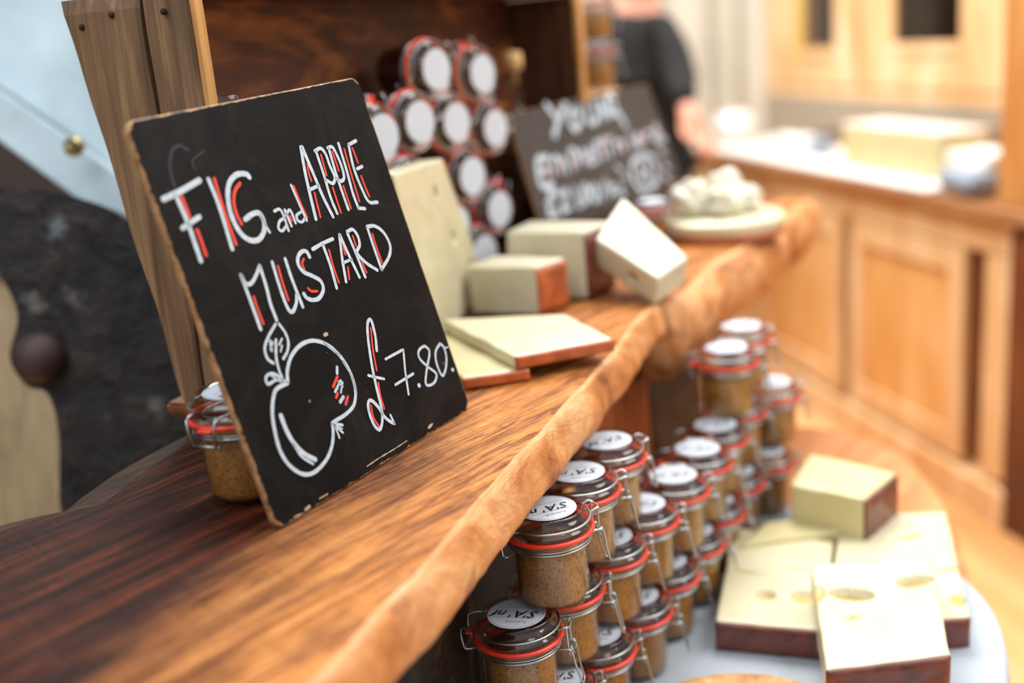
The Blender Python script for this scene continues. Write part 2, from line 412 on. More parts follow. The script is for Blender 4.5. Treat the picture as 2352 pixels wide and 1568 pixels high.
    tube(bm, [(.0446, -.009, .0545), (.0446, .009, .0545)], wr, 8)
    mesh_obj('clasp', bm, MAT['steel'], root, True)
    return root
Z_SLAB = CAMZ - .318
jar0 = make_jar('mustard_jar', MAT['mustard'])
used = [False]
def place(proto, flag, loc, rotz, label, cat, group, scale=1, rot=None):
    o = proto if not flag[0] else copy_tree(proto)
    flag[0] = True
    o.location = loc; o.rotation_euler = rot or (0, 0, rotz); o.scale = (scale,) * 3
    tag(o, label, cat, group); return o

# ------------------------------------------------------------------ live edge slab table
slab_root = empty('live_edge_table', (-.1, .8, 0), (0, 0, 0), 'thick live-edge wooden slab counter with pale orange front edge', 'counter')
crest = [(-.40, .02), (-.30, .20), (-.20, .38), (-.125, .509), (-.079, .616), (-.049, .692), (-.003, .813), (.039, .921), (.073, 1.0), (.103, 1.085), (.133, 1.17), (.158, 1.235), (.172, 1.262)]
backe = [(-.85, .30), (-.72, .45), (-.60, .60), (-.50, .70), (-.43, .775), (-.395, .80), (-.366, .808), (-.357, .85), (-.342, .905), (-.322, .95), (-.303, .988), (-.28, 1.05), (-.25, 1.15), (-.22, 1.30), (-.2, 1.45)]
def resample(P, n):
    P = [Vector((p[0], p[1], 0)) for p in P]; P = smooth_path(P, 8)
    L = [0]
    for a, b in zip(P, P[1:]): L.append(L[-1] + (b - a).length)
    out = []; k = 0
    for i in range(n):
        s = L[-1] * i / (n - 1)
        while k < len(L) - 2 and L[k + 1] < s: k += 1
        t = (s - L[k]) / max(1e-9, L[k + 1] - L[k]); out.append(P[k].lerp(P[k + 1], t))
    return out
def slab(name, crest, backe, ztop, prof, nu, parent, mats, amp=.004, seed=0, ntop=40, lo_off=None):
    A = resample(crest, nu); B = resample(backe, nu)
    bm = bmesh.new(); grid = []
    for i in range(nu):
        a, b = A[i], B[i]
        t = (A[min(nu - 1, i + 1)] - A[max(0, i - 1)]).normalized(); out = Vector((t.y, -t.x, 0))
        # ragged crest
        jag = noise.noise(Vector((a.x * 18 + seed, a.y * 18, 0))) * .004 + noise.noise(Vector((a.x * 70 + seed, a.y * 70, 3))) * .0012
        a2 = a + out * jag
        row = []
        for j in range(ntop):
            s = (j / (ntop - 1)) ** .7
            p = b.lerp(a2, s)
            z = ztop + noise.noise(Vector((p.x * 9, p.y * 9, seed))) * .0012
            if j < 3: z -= (3 - j) ** 2 * .0016
            if j == ntop - 1: z = ztop - .0012
            row.append(bm.verts.new((p.x, p.y, z)))
        for (o, dz) in prof:
            q = a2 + out * o
            n_ = noise.noise(Vector((q.x * 16, q.y * 16, dz * 22 + seed))) * amp * .9 + noise.noise(Vector((q.x * 55, q.y * 55, dz * 40 + seed))) * amp * .22
            if dz > -.003: n_ *= .15
            row.append(bm.verts.new((q.x + out.x * n_, q.y + out.y * n_, ztop + dz + n_ * .3)))
        th = prof[-1][1]
        p = b.lerp(a2, .5); row.append(bm.verts.new((p.x, p.y, ztop + th - .004)))
        row.append(bm.verts.new((b.x - out.x * .01, b.y - out.y * .01, ztop + th * .8)))
        row.append(bm.verts.new((b.x - out.x * .014, b.y - out.y * .014, ztop + th * .4)))
        grid.append(row)
    m = len(grid[0]); face_idx = set(range(ntop - 1, ntop + len(prof) - 1))
    for i in range(nu - 1):
        for j in range(m):
            k = (j + 1) % m
            f = bm.faces.new((grid[i][j], grid[i + 1][j], grid[i + 1][k], grid[i][k])); f.smooth = True
            f.material_index = (3 if j == ntop - 1 else 1) if j in face_idx else (2 if j >= ntop or j < 2 else 0)
    bm.faces.new(grid[0]); bm.faces.new(grid[-1][::-1])
    bmesh.ops.recalc_face_normals(bm, faces=bm.faces)
    o = mesh_obj(name, bm, mats, None)
    o.parent = parent; o.matrix_parent_inverse = Matrix.Translation(-Vector(parent.location))
    return o
prof = [(.0045, -.003), (.0075, -.008), (.0095, -.015), (.0115, -.023), (.0135, -.031), (.0135, -.039), (.010, -.046), (.003, -.051), (-.012, -.053)]
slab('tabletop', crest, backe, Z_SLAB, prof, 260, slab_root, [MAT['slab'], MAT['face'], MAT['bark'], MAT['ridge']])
def child_world(o, parent):
    o.parent = parent; o.matrix_parent_inverse = Matrix.Translation(-Vector(parent.location))
def organic_post(name, cx, cy, w, d, z0, z1, mat, rotz, seed, parent, amp=.008):
    bm = bmesh.new(); rings = []; n = 40; m = 40
    for i in range(m):
        z = z0 + (z1 - z0) * i / (m - 1); r = []
        for k in range(n):
            a = 2 * PI * k / n; c, s = math.cos(a), math.sin(a)
            e = .35; x = w / 2 * math.copysign(abs(c) ** e, c); y = d / 2 * math.copysign(abs(s) ** e, s)
            q = 1 + noise.noise(Vector((c * 2 + seed, s * 2, z * 8))) * amp / .03
            x, y = x * q, y * q
            r.append(bm.verts.new((cx + x * math.cos(rotz) - y * math.sin(rotz), cy + x * math.sin(rotz) + y * math.cos(rotz), z)))
        rings.append(r)
    for a, b in zip(rings, rings[1:]):
        for k in range(n):
            l = (k + 1) % n; bm.faces.new((a[k], a[l], b[l], b[k]))
    bm.faces.new(rings[0][::-1]); bm.faces.new(rings[-1])
    o = mesh_obj(name, bm, mat, None, True); child_world(o, parent); return o
organic_post('leg', .118, 1.33, .15, .05, 0, Z_SLAB - .052, MAT['leg'], TA, 3, slab_root, .002)
organic_post('leg', -.125, .86, .12, .10, 0, Z_SLAB - .052, MAT['bark'], TA, 5, slab_root, .004)
organic_post('leg', -.52, .55, .12, .10, 0, Z_SLAB - .045, MAT['bark'], TA, 9, slab_root, .004)

PA = resample(crest, 60); bm = bmesh.new(); prv = None  # added dark sheet, stands in for the shade under the slab
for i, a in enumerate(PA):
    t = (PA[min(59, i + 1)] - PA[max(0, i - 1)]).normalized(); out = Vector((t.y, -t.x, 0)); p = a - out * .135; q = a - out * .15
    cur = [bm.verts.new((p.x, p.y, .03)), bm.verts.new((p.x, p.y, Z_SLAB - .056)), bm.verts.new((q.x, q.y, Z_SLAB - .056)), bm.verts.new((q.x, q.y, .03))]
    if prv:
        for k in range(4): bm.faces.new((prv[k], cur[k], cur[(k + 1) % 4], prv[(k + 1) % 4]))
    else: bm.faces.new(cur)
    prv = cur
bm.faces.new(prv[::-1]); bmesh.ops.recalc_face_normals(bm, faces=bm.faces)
o = mesh_obj('dark_backing', bm, MAT['dark'], None, True); child_world(o, slab_root)
# second log slab beyond
log_root = empty('log_slab', (.25, 1.6, 0), (0, 0, 0), 'rough orange log slab continuing the counter beneath the round cheese board', 'counter')
c2 = [(.155, 1.290), (.205, 1.30), (.245, 1.39), (.290, 1.49), (.345, 1.57), (.40, 1.66), (.46, 1.78), (.55, 1.95)]
b2 = [(-.10, 1.36), (-.10, 1.45), (-.10, 1.55), (-.09, 1.65), (-.08, 1.75), (-.05, 1.85), (0, 1.98), (.1, 2.2)]
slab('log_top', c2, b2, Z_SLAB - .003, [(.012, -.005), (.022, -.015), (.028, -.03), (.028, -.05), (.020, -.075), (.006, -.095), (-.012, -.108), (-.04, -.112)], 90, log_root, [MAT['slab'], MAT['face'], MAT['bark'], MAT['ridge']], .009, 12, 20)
organic_post('leg', .20, 1.70, .22, .16, 0, Z_SLAB - .108, MAT['bark'], TA, 15, log_root, .004)

# ------------------------------------------------------------------ chalkboards
def halfplanes_mat(corners, base_fn):
    pass
def rounded_poly(c, r, n=7):
    out = []; m = len(c)
    for i in range(m):
        p, a, b = Vector(c[i]), Vector(c[i - 1]), Vector(c[(i + 1) % m])
        da, db = (a - p).normalized(), (b - p).normalized()
        ang = da.angle(db); t = r / math.tan(ang / 2); s = p + da * t; e = p + db * t
        cen = p + (da + db).normalized() * (r / math.sin(ang / 2))
        for k in range(n + 1):
            q = s.lerp(e, k / n); out.append(cen + (q - cen).normalized() * r)
    return out
def board_panel(name, corners, thick, mat, parent, r=.009):
    P = rounded_poly(corners, r)
    # finely ragged edge
    Q = []
    for i, p in enumerate(P):
        q = P[(i + 1) % len(P)]; n_ = max(1, int((q - p).length / .003))
        for k in range(n_): Q.append(p.lerp(q, k / n_))
    cen = sum(Q, Vector((0, 0))) / len(Q)
    Q = [p + (p - cen).normalized() * (noise.noise(Vector((p.x * 160, p.y * 160, 0))) * .0002) for p in Q]
    bm = bmesh.new(); ch = .0012
    def loop(y, ins): return [bm.verts.new((p.x - (p - cen).normalized().x * ins, y, p.y - (p - cen).normalized().y * ins)) for p in Q]
    L = [loop(0, ch), loop(ch * .8, 0), loop(thick - ch * .8, 0), loop(thick, ch)]
    for a, b in zip(L, L[1:]):
        for i in range(len(Q)):
            j = (i + 1) % len(Q); bm.faces.new((a[i], b[i], b[j], a[j]))
    bm.faces.new(L[0]); bm.faces.new(L[-1][::-1])
    bmesh.ops.recalc_face_normals(bm, faces=bm.faces)
    return mesh_obj(name, bm, mat, parent)
def board_mat(name, corners, c0, c1, wear=1.0):
    m, nt, b = newmat(name); v = coords(nt)
    tc = nt.nodes.new('ShaderNodeTexCoord'); D = []
    for i in range(4):
        p, q = Vector(corners[i]), Vector(corners[(i + 1) % 4]); t = (q - p).normalized(); nrm = Vector((-t.y, t.x))
        if nrm.dot(Vector(corners[(i + 2) % 4]) - p) < 0: nrm = -nrm
        dp = nt.nodes.new('ShaderNodeVectorMath'); dp.operation = 'DOT_PRODUCT'
        nt.links.new(tc.outputs['Object'], dp.inputs[0]); dp.inputs[1].default_value = (nrm.x, 0, nrm.y)
        D.append(math_(nt, 'SUBTRACT', dp.outputs['Value'], nrm.dot(p)))
    dx = math_(nt, 'MINIMUM', D[0], D[2]); dz = math_(nt, 'MINIMUM', D[1], D[3])
    n1 = ntex(nt, v, 70, 6, .7); n2 = ntex(nt, v, 22, 3, .6)
    e = math_(nt, 'MINIMUM', dx, dz)
    e = math_(nt, 'SUBTRACT', e, math_(nt, 'MULTIPLY', math_(nt, 'SUBTRACT', n1, .46), .0075 * wear))
    e2 = math_(nt, 'SUBTRACT', math_(nt, 'ADD', dx, dz), math_(nt, 'ADD', math_(nt, 'MULTIPLY', n1, .010 * wear), .0030))
    e = math_(nt, 'MINIMUM', e, e2)
    worn = nt.nodes.new('ShaderNodeMapRange'); worn.inputs[1].default_value = .0004; worn.inputs[2].default_value = .0010
    worn.inputs[3].default_value = 1; worn.inputs[4].default_value = 0; nt.links.new(e, worn.inputs[0])
    sm = ramp(nt, ntex(nt, v, 14, 7, .72, 1.2), [(.45, c0), (.8, c1)])
    dots = nt.nodes.new('ShaderNodeTexVoronoi'); dots.inputs['Scale'].default_value = 65; nt.links.new(v, dots.inputs['Vector'])
    dm = math_(nt, 'MULTIPLY', math_(nt, 'LESS_THAN', math_(nt, 'ADD', dots.outputs['Distance'], math_(nt, 'MULTIPLY', n2, .35)), .195), .5)
    c = mix(nt, dm, sm, (.30, .29, .28))
    c = mix(nt, worn.outputs[0], c, ramp(nt, ntex(nt, v, 90), [(.3, '7c5636'), (.7, 'bd9468')]))
    nt.links.new(c, b.inputs['Base Color']); b.inputs['Roughness'].default_value = .5; b.inputs['Specular IOR Level'].default_value = .1
    bump(nt, b, n1, .1, .001)
    return m
class Board:
    def __init__(s, root, origin, yaw, tilt):
        s.u = Vector((math.cos(yaw), math.sin(yaw), 0)); nb = Vector((-s.u.y, s.u.x, 0))
        s.v = Vector((0, 0, math.cos(tilt))) + nb * math.sin(tilt); s.n = s.u.cross(s.v); s.o = Vector(origin); s.root = root
    def uv(s, x, y):
        p = onplane(x, y, s.o, s.n) - s.o; return Vector((p.dot(s.u), p.dot(s.v)))
def ribbons(name, strokes, mat, board, y=-.0004, parent=None, jitter=.12):
    bm = bmesh.new()
    for w, pts, curved in strokes:
        P = [board.uv(*p) for p in pts]
        P = [Vector((p.x, 0, p.y)) for p in P]
        if curved and len(P) > 2: P = smooth_path(P, 7)
        else:
            Q = []
            for a, b in zip(P, P[1:]):
                n_ = max(2, int((b - a).length / .003)); Q += [a.lerp(b, k / n_) for k in range(n_)]
            P = Q + [P[-1]]
        k = len(P); sd = random.random() * 99; prev = None
        for i, p in enumerate(P):
            t = (P[min(k - 1, i + 1)] - P[max(0, i - 1)]); t = t.normalized() if t.length > 1e-9 else Vector((1, 0, 0))
            nn = Vector((-t.z, 0, t.x)); ww = w / 2 * (1 + jitter * noise.noise(p * 260 + Vector((sd, 0, 0))))
            a, b = bm.verts.new((p.x + nn.x * ww, y, p.z + nn.z * ww)), bm.verts.new((p.x - nn.x * ww, y, p.z - nn.z * ww))
            if prev: bm.faces.new((prev[0], a, b, prev[1]))
            if i in (0, k - 1):
                s_ = -1 if i == 0 else 1
                vs = [bm.verts.new((p.x + (nn.x * math.cos(q) + s_ * t.x * math.sin(q)) * ww, y, p.z + (nn.z * math.cos(q) + s_ * t.z * math.sin(q)) * ww)) for q in [PI * j / 8 for j in range(9)]]
                bm.faces.new(vs)
            prev = (a, b)
    for f in bm.faces:
        f.normal_update()
        if f.normal.y > 0: f.normal_flip()
    return mesh_obj(name, bm, mat, parent or board.root)
org = onz(645, 1215, Z_SLAB + .001)
YAW, TILT = 1.0458, .2835
broot = empty('chalkboard_sign', org, (0, 0, 0), 'black chalkboard lettered FIG and APPLE MUSTARD £7.80 leaning on the slab', 'chalkboard')
broot.rotation_euler = (-TILT, 0, YAW)
B1 = Board(broot, org, YAW, TILT)
corn = [tuple(B1.uv(*p)) for p in [(640, 1221), (1083, 940), (821, 176), (285, 280)]]
# level the bottom edge on the slab
corn[0] = (corn[0][0], 0.0); corn[1] = (corn[1][0], max(0, corn[1][1]) * .3)
board_panel('board', corn, .0055, board_mat('chalkboard_paint', corn, '0e0c0b', '252220'), broot)
def z3(*p): return [(340 + a / 3.92, 300 + b / 3.92) for a, b in p]
def z4(*p): return [(580 + a / 3.733, 700 + b / 3.733) for a, b in p]
WF, WM, WS = .0042, .0031, .0024
fig = [
 (WF, z3((135, 618), (300, 540), (460, 448)), 1), (WF * .9, z3((245, 580), (350, 820), (472, 1170)), 1), (WF * .9, z3((308, 878), (460, 775)), 0),
 (WF * .85, z3((542, 440), (640, 690), (755, 1065)), 1),
 (WF, z3((908, 418), (880, 392), (800, 395), (735, 460), (715, 570), (735, 720), (785, 850), (850, 945), (930, 990), (1000, 975), (1042, 900), (1040, 820), (1000, 745), (940, 750), (872, 800)), 1), (WS, z3((1010, 755), (1050, 840), (1092, 915)), 1)]
and_ = [
 (WS, z3((1135, 725), (1180, 708), (1215, 760), (1262, 900)), 1), (WS, z3((1218, 790), (1180, 820), (1172, 880), (1205, 903), (1240, 860)), 1),
 (WS, z3((1228, 715), (1288, 858)), 0), (WS, z3((1240, 760), (1270, 715), (1295, 750), (1325, 832)), 1),
 (WS, z3((1370, 735), (1335, 765), (1348, 812), (1385, 822), (1408, 790)), 1), (WS, z3((1285, 492), (1340, 620), (1425, 808)), 1)]
WA = .0034
apple = [
 (WA, z3((1372, 150), (1420, 420), (1508, 795)), 1), (WA, z3((1385, 150), (1490, 400), (1570, 590), (1662, 775)), 1), (WA * .9, z3((1458, 530), (1535, 495)), 0),
 (WA * .9, z3((1510, 190), (1580, 400), (1640, 600), (1700, 745)), 1), (WA * .9, z3((1500, 185), (1550, 160), (1595, 210), (1635, 320), (1678, 420), (1660, 475), (1600, 445)), 1),
 (WA * .9, z3((1625, 165), (1700, 420), (1800, 710)), 1), (WA * .9, z3((1615, 158), (1655, 148), (1700, 225), (1740, 325), (1762, 420), (1735, 455), (1690, 430)), 1),
 (WA * .9, z3((1712, 118), (1780, 340), (1840, 560), (1890, 695)), 1), (WA * .9, z3((1890, 698), (1950, 702)), 0),
 (WA * .9, z3((1803, 135), (1850, 340), (1920, 520), (1985, 640), (2062, 645)), 1), (WA * .9, z3((1803, 128), (1868, 92)), 0), (WA * .85, z3((1880, 345), (1925, 322)), 0)]
must = [
 (WM, z3((832, 1300), (900, 1480), (1010, 1785)), 1), (WM, z3((832, 1300), (880, 1378), (930, 1370), (975, 1290), (1002, 1215)), 1), (WM, z3((1002, 1215), (1060, 1400), (1100, 1560), (1155, 1705)), 1),
 (WM, z3((1115, 1185), (1180, 1400), (1250, 1590), (1295, 1632), (1330, 1560), (1335, 1480)), 1), (WM, z3((1232, 1155), (1290, 1330), (1390, 1585)), 1),
 (WM * 1.1, z3((1450, 1135), (1425, 1090), (1385, 1088), (1350, 1130), (1348, 1200), (1395, 1270), (1480, 1310), (1552, 1355), (1575, 1430), (1540, 1505), (1480, 1525), (1425, 1505), (1400, 1470)), 1),
 (WM, z3((1480, 1068), (1570, 1015), (1660, 975)), 1), (WM, z3((1572, 1030), (1640, 1220), (1695, 1415)), 1),
 (WM, z3((1720, 940), (1745, 1150), (1780, 1360)), 1), (WM, z3((1725, 940), (1800, 1110), (1900, 1318)), 1), (WM * .8, z3((1760, 1188), (1830, 1158)), 0),
 (WM, z3((1792, 925), (1870, 1110), (1952, 1315)), 1), (WM, z3((1790, 910), (1840, 890), (1885, 950), (1902, 1030), (1880, 1100), (1960, 1190), (2060, 1255)), 1),
 (WM, z3((1970, 870), (2030, 1050), (2100, 1250)), 1), (WM, z3((1970, 865), (2040, 860), (2120, 920), (2175, 1030), (2168, 1130), (2100, 1250)), 1)]
price = [
 (WM, z4((1062, 390), (1050, 270), (1015, 135), (985, 150), (985, 260), (1005, 420), (1032, 580), (1070, 750), (1105, 900), (1108, 1010), (1085, 1070), (1040, 1030), (1000, 930), (988, 850), (1012, 818), (1070, 870), (1130, 960), (1190, 1008), (1210, 1012)), 1),
 (WS, z4((1180, 945), (1215, 1020)), 0), (WS, z4((990, 605), (1060, 622), (1125, 635)), 1),
 (WS, z4((1138, 465), (1290, 382), (1305, 560), (1335, 765)), 0), (WS, z4((1222, 685), (1375, 590)), 0), (.0038, z4((1424, 690), (1427, 691)), 0),
 (WS, z4((1512, 385), (1470, 355), (1422, 395), (1430, 460), (1500, 530), (1572, 590), (1560, 660), (1512, 690), (1482, 670), (1490, 560), (1512, 440), (1512, 385)), 1),
 (WS, z4((1605, 330), (1568, 400), (1575, 500), (1622, 605), (1650, 560), (1660, 460), (1640, 370), (1605, 330)), 1), (.0012, z4((1645, 370), (1672, 362)), 0), (.0034, z4((1712, 556), (1714, 556)), 0)]
draw = [
 (WS, z4((195, 165), (135, 270), (102, 370), (125, 460), (175, 500)), 1), (WS, z4((225, 165), (278, 240), (304, 320), (295, 400), (262, 460)), 1),
 (WS, z4((198, 300), (200, 450), (225, 560), (260, 650)), 1), (.0024, z4((150, 310), (160, 390)), 0), (.0015, z4((175, 320), (150, 380)), 0), (.0016, z4((250, 290), (225, 342)), 0), (.0016, z4((250, 350), (238, 400)), 0),
 (.0022, z4((262, 645), (200, 600), (150, 590), (112, 622), (130, 680), (200, 645), (290, 655)), 1), (.0016, z4((150, 600), (240, 660)), 0),
 (WM, z4((298, 660), (296, 560), (330, 440), (400, 352), (480, 312), (560, 312), (650, 350), (740, 430), (810, 530), (858, 640), (880, 750), (865, 860), (800, 935), (715, 990), (680, 1015)), 1),
 (.0018, z4((600, 320), (700, 400), (760, 440)), 1), (.0018, z4((770, 480), (850, 620), (888, 760)), 1),
 (WM, z4((682, 1020), (688, 1090), (680, 1200), (640, 1310), (570, 1400), (490, 1450), (400, 1440), (300, 1360), (230, 1240), (188, 1080), (167, 930), (175, 800), (205, 720), (298, 670)), 1),
 (.0038, z4((240, 950), (290, 1080), (355, 1190), (440, 1275), (535, 1325)), 1), (.0022, z4((345, 1190), (420, 1300), (515, 1362)), 1),
 (.0022, z4((715, 1022), (768, 1030)), 0), (.0018, z4((712, 1045), (772, 1095)), 0), (.0018, z4((712, 1055), (742, 1138)), 0), (.0014, z4((712, 1035), (765, 1062)), 0),
 (.0028, z4((722, 535), (722, 585)), 0), (.0022, z4((752, 650), (705, 745)), 0), (.002, z4((768, 665), (755, 750)), 0), (.0018, z4((735, 660), (770, 700)), 0), (.0032, z4((775, 790), (750, 830)), 0)]
redm = [(.0028, z3(*s), 1) for s in [((298, 590), (335, 680), (372, 775)), ((440, 895), (480, 1000), (520, 1120)), ((595, 435), (690, 740), (790, 1020)), ((825, 475), (782, 540), (770, 640), (795, 750), (840, 840))]] + \
 [(.0021, z3(*s), 1) for s in [((1310, 500), (1370, 650), (1430, 780)), ((1275, 770), (1290, 812)), ((1432, 300), (1445, 380), (1468, 450)), ((1497, 560), (1520, 660), (1550, 778)), ((1555, 220), (1580, 310), (1605, 400)), ((1662, 515), (1695, 620), (1735, 738)), ((1657, 190), (1685, 270), (1715, 360)), ((1757, 500), (1790, 600), (1825, 700)), ((1765, 168), (1830, 400), (1900, 635)), ((1838, 160), (1862, 220), (1888, 290)), ((1917, 410), (1950, 500), (1990, 592)),
  ((1168, 1220), (1210, 1370), (1262, 1525)), ((950, 1495), (980, 1590), (1035, 1735)), ((1400, 1155), (1385, 1195), (1405, 1245)), ((1440, 1420), (1470, 1445), (1522, 1445)), ((1627, 1075), (1665, 1220), (1715, 1365)), ((1752, 1015), (1760, 1060), (1775, 1115)), ((1797, 1230), (1803, 1280), (1810, 1335)), ((1842, 950), (1855, 990), (1870, 1035)), ((1922, 1170), (1940, 1220), (1965, 1275)), ((2018, 930), (2055, 1050), (2105, 1188))]] + \
 [(.0021, z4(*s), 1) for s in [((1012, 200), (1030, 380), (1062, 560)), ((1077, 670), (1095, 780), (1127, 888)), ((1012, 862), (1035, 965), (1082, 1042))]] + \
 [(.0026, z4(*s), 0) for s in [((725, 615), (690, 700)), ((728, 760), (715, 792)), ((815, 788), (797, 852))]]
for g in (fig[0:3], fig[3:4], fig[4:6], and_[0:2], and_[2:4], and_[4:6], apple[0:3], apple[3:5], apple[5:7], apple[7:9], apple[9:12], must[0:3], must[3:5], must[5:6], must[6:8], must[8:11], must[11:13], must[13:15]):
    ribbons('letter', g, MAT['chalk'], B1)
ribbons('pound_sign', price[0:3], MAT['chalk'], B1)
for g in (price[3:5], price[6:7], price[7:9]): ribbons('digit', g, MAT['chalk'], B1)
for g in (price[5:6], price[9:10]): ribbons('dot', g, MAT['chalk'], B1)
ribbons('fruit_drawing', draw, MAT['chalk'], B1)
for g in redm: ribbons('red_stroke', [g], MAT['redpaint'], B1, -.0003)
ribbons('erased_mark', [(.0022, z3((235, 500), (195, 330), (215, 180), (280, 135), (360, 175)), 1), (.0014, z3((500, 185), (400, 270), (420, 350)), 1)], MAT['faint'], B1, -.0002)
# tan scuffs along the lower edge
for g in [(.0009, [(842, 1071), (870, 1052), (905, 1031), (934, 1012)], 1), (.0010, [(733, 1145), (752, 1134)], 0), (.0018, [(701, 1170), (710, 1163)], 0), (.0009, [(674, 1188), (690, 1180)], 0), (.0028, [(984, 982), (993, 973)], 0), (.002, [(745, 769), (750, 767)], 0)]: ribbons('scuff_mark', [g], MAT['scuff'], B1, -.0003, None, .9)

# second board, "YOUNG EMMENTALER"
o2 = at(1248, 527, 1.55)
YAW2, TILT2 = 1.016, .247
b2root = empty('chalkboard_sign', o2, (-TILT2, 0, YAW2), 'charcoal chalkboard reading YOUNG Emmentaler £21.80/kg beside the stacked lids', 'chalkboard')
B2 = Board(b2root, o2, YAW2, TILT2)
corn2 = [tuple(B2.uv(*p)) for p in [(1248, 527), (1562, 402), (1488, 193), (1167, 262)]]
board_panel('board', corn2, .006, board_mat('slate_paint', corn2, '4a4643', '5a5652', .2), b2root, .006)
def z5(*p): return [(1160 + a / 4.355, 180 + b / 4.355) for a, b in p]
w2 = .0108
young = [(w2, z5((410, 265), (500, 380)), 0), (w2, z5((600, 260), (540, 400), (490, 570)), 1),
 (w2, z5((700, 300), (640, 400), (690, 510), (750, 440), (730, 340), (700, 300)), 1), (w2 * .9, z5((800, 270), (830, 420), (890, 440), (920, 380), (890, 240)), 1),
 (w2 * .9, z5((980, 410), (930, 230)), 0), (w2 * .9, z5((930, 230), (1040, 390), (1000, 200)), 0), (w2, z5((1090, 200), (1030, 170), (1050, 330), (1110, 350), (1090, 270), (1195, 460)), 1)]
emm = [(w2, z5((420, 790), (320, 830), (360, 1070), (470, 1060)), 1), (w2 * .8, z5((350, 940), (430, 910)), 0),
 (w2 * .7, z5((490, 950), (470, 820), (530, 790), (560, 930)), 1), (w2 * .7, z5((560, 880), (580, 800), (620, 930)), 1), (w2 * .7, z5((690, 900), (640, 740), (700, 720), (730, 870)), 1), (w2 * .7, z5((730, 800), (770, 720), (810, 860)), 1),
 (w2 * .7, z5((820, 790), (880, 740), (840, 700), (850, 840), (900, 830)), 1), (w2 * .7, z5((930, 820), (900, 660), (950, 640), (990, 800)), 1), (w2 * .7, z5((1010, 600), (1050, 770)), 0), (w2 * .6, z5((960, 640), (1060, 590)), 0),
 (w2 * .7, z5((1120, 720), (1110, 650), (1170, 640), (1190, 720)), 1), (w2 * .7, z5((1240, 540), (1280, 700)), 0), (w2 * .6, z5((1290, 640), (1350, 600), (1320, 560), (1310, 660), (1370, 650)), 1), (w2 * .6, z5((1400, 640), (1390, 560), (1450, 530)), 1), (w2 * .6, z5((1480, 600), (1540, 560), (1500, 460), (1500, 620), (1600, 600)), 1)]
pr = [(w2 * .9, z5((520, 1150), (450, 1150), (440, 1350), (520, 1340)), 1), (w2 * .6, z5((410, 1250), (490, 1230)), 0), (w2 * .8, z5((560, 1150), (610, 1120), (600, 1230), (570, 1320), (640, 1300)), 1), (w2 * .8, z5((690, 1100), (730, 1280)), 0), (.006, z5((760, 1280), (763, 1280)), 0),
 (w2 * .8, z5((800, 1060), (770, 1120), (830, 1180), (800, 1240), (770, 1190), (830, 1110), (800, 1060)), 1), (w2 * .8, z5((880, 1060), (860, 1160), (910, 1230), (920, 1110), (880, 1060)), 1), (w2 * .6, z5((990, 1020), (970, 1220)), 0), (w2 * .7, z5((1030, 1050), (1060, 1180)), 0), (w2 * .6, z5((1100, 1060), (1050, 1110), (1120, 1160)), 0), (w2 * .6, z5((1160, 1090), (1140, 1130), (1180, 1140), (1170, 1080), (1190, 1180)), 1)]
chz = [(w2, z5((1390, 770), (1290, 820), (1270, 950), (1330, 1090), (1420, 1120), (1510, 1020), (1510, 880), (1450, 780), (1390, 770)), 1), (w2 * .8, z5((1340, 870), (1390, 960), (1440, 1010)), 1), (w2 * .8, z5((1430, 850), (1400, 960), (1350, 1000)), 1),
 (w2 * .6, z5((1540, 720), (1590, 740)), 0), (w2 * .6, z5((1580, 860), (1630, 890)), 0), (w2 * .6, z5((1590, 980), (1640, 1010)), 0), (w2 * .6, z5((1110, 880), (1160, 920)), 0), (w2 * .6, z5((1180, 980), (1220, 1000)), 0)]
ribbons('cheese_name_lettering', young + emm, MAT['chalk'], B2, -.0006)
ribbons('price_lettering', pr, MAT['chalk'], B2, -.0006)
ribbons('cheese_drawing', chz, MAT['chalk'], B2, -.0006)
for g in [(w2 * .5, z5(*s), 0) for s in [((400, 860), (430, 1000)), ((530, 840), (570, 920)), ((680, 800), (720, 860)), ((790, 760), (830, 820)), ((940, 690), (1000, 770)), ((970, 600), (1020, 640)), ((1140, 650), (1190, 730)), ((1330, 580), (1400, 620)), ((1500, 500), (1560, 570))]]: ribbons('pink_stroke', [g], MAT['pinkpaint'], B2, -.0009)

zr = o2.z - .0035 - (Z_SLAB - .001)
rz = empty('wooden_riser', (o2.x, o2.y, Z_SLAB - .001), (0, 0, YAW2), 'low dark wooden riser under the charcoal chalkboard, mostly hidden by cheese', 'riser')
bm = bmesh.new(); bx(bm, (.0, -.014, .008), (.50, .011, zr), .002); mesh_obj('riser_body', bm, MAT['bark'], rz)
bm = bmesh.new(); bx(bm, (.01, -.012, 0), (.49, .008, .0079), .001); mesh_obj('riser_foot', bm, MAT['bark'], rz)

# ------------------------------------------------------------------ crate
WA1 = Vector((-.236, .945, 0)); AD = Vector((.42, .905, 0)).normalized(); AN = Vector((AD.y, -AD.x, 0))   # AN points out of the opening
CL, CDP = .895, .11
ctop = CAMZ + .075
crate = empty('wooden_crate', WA1 + Vector((0, 0, Z_SLAB)), (0, 0, math.atan2(AD.y, AD.x)), 'open wooden crate on its side full of lidded jars, weathered left plank', 'crate')
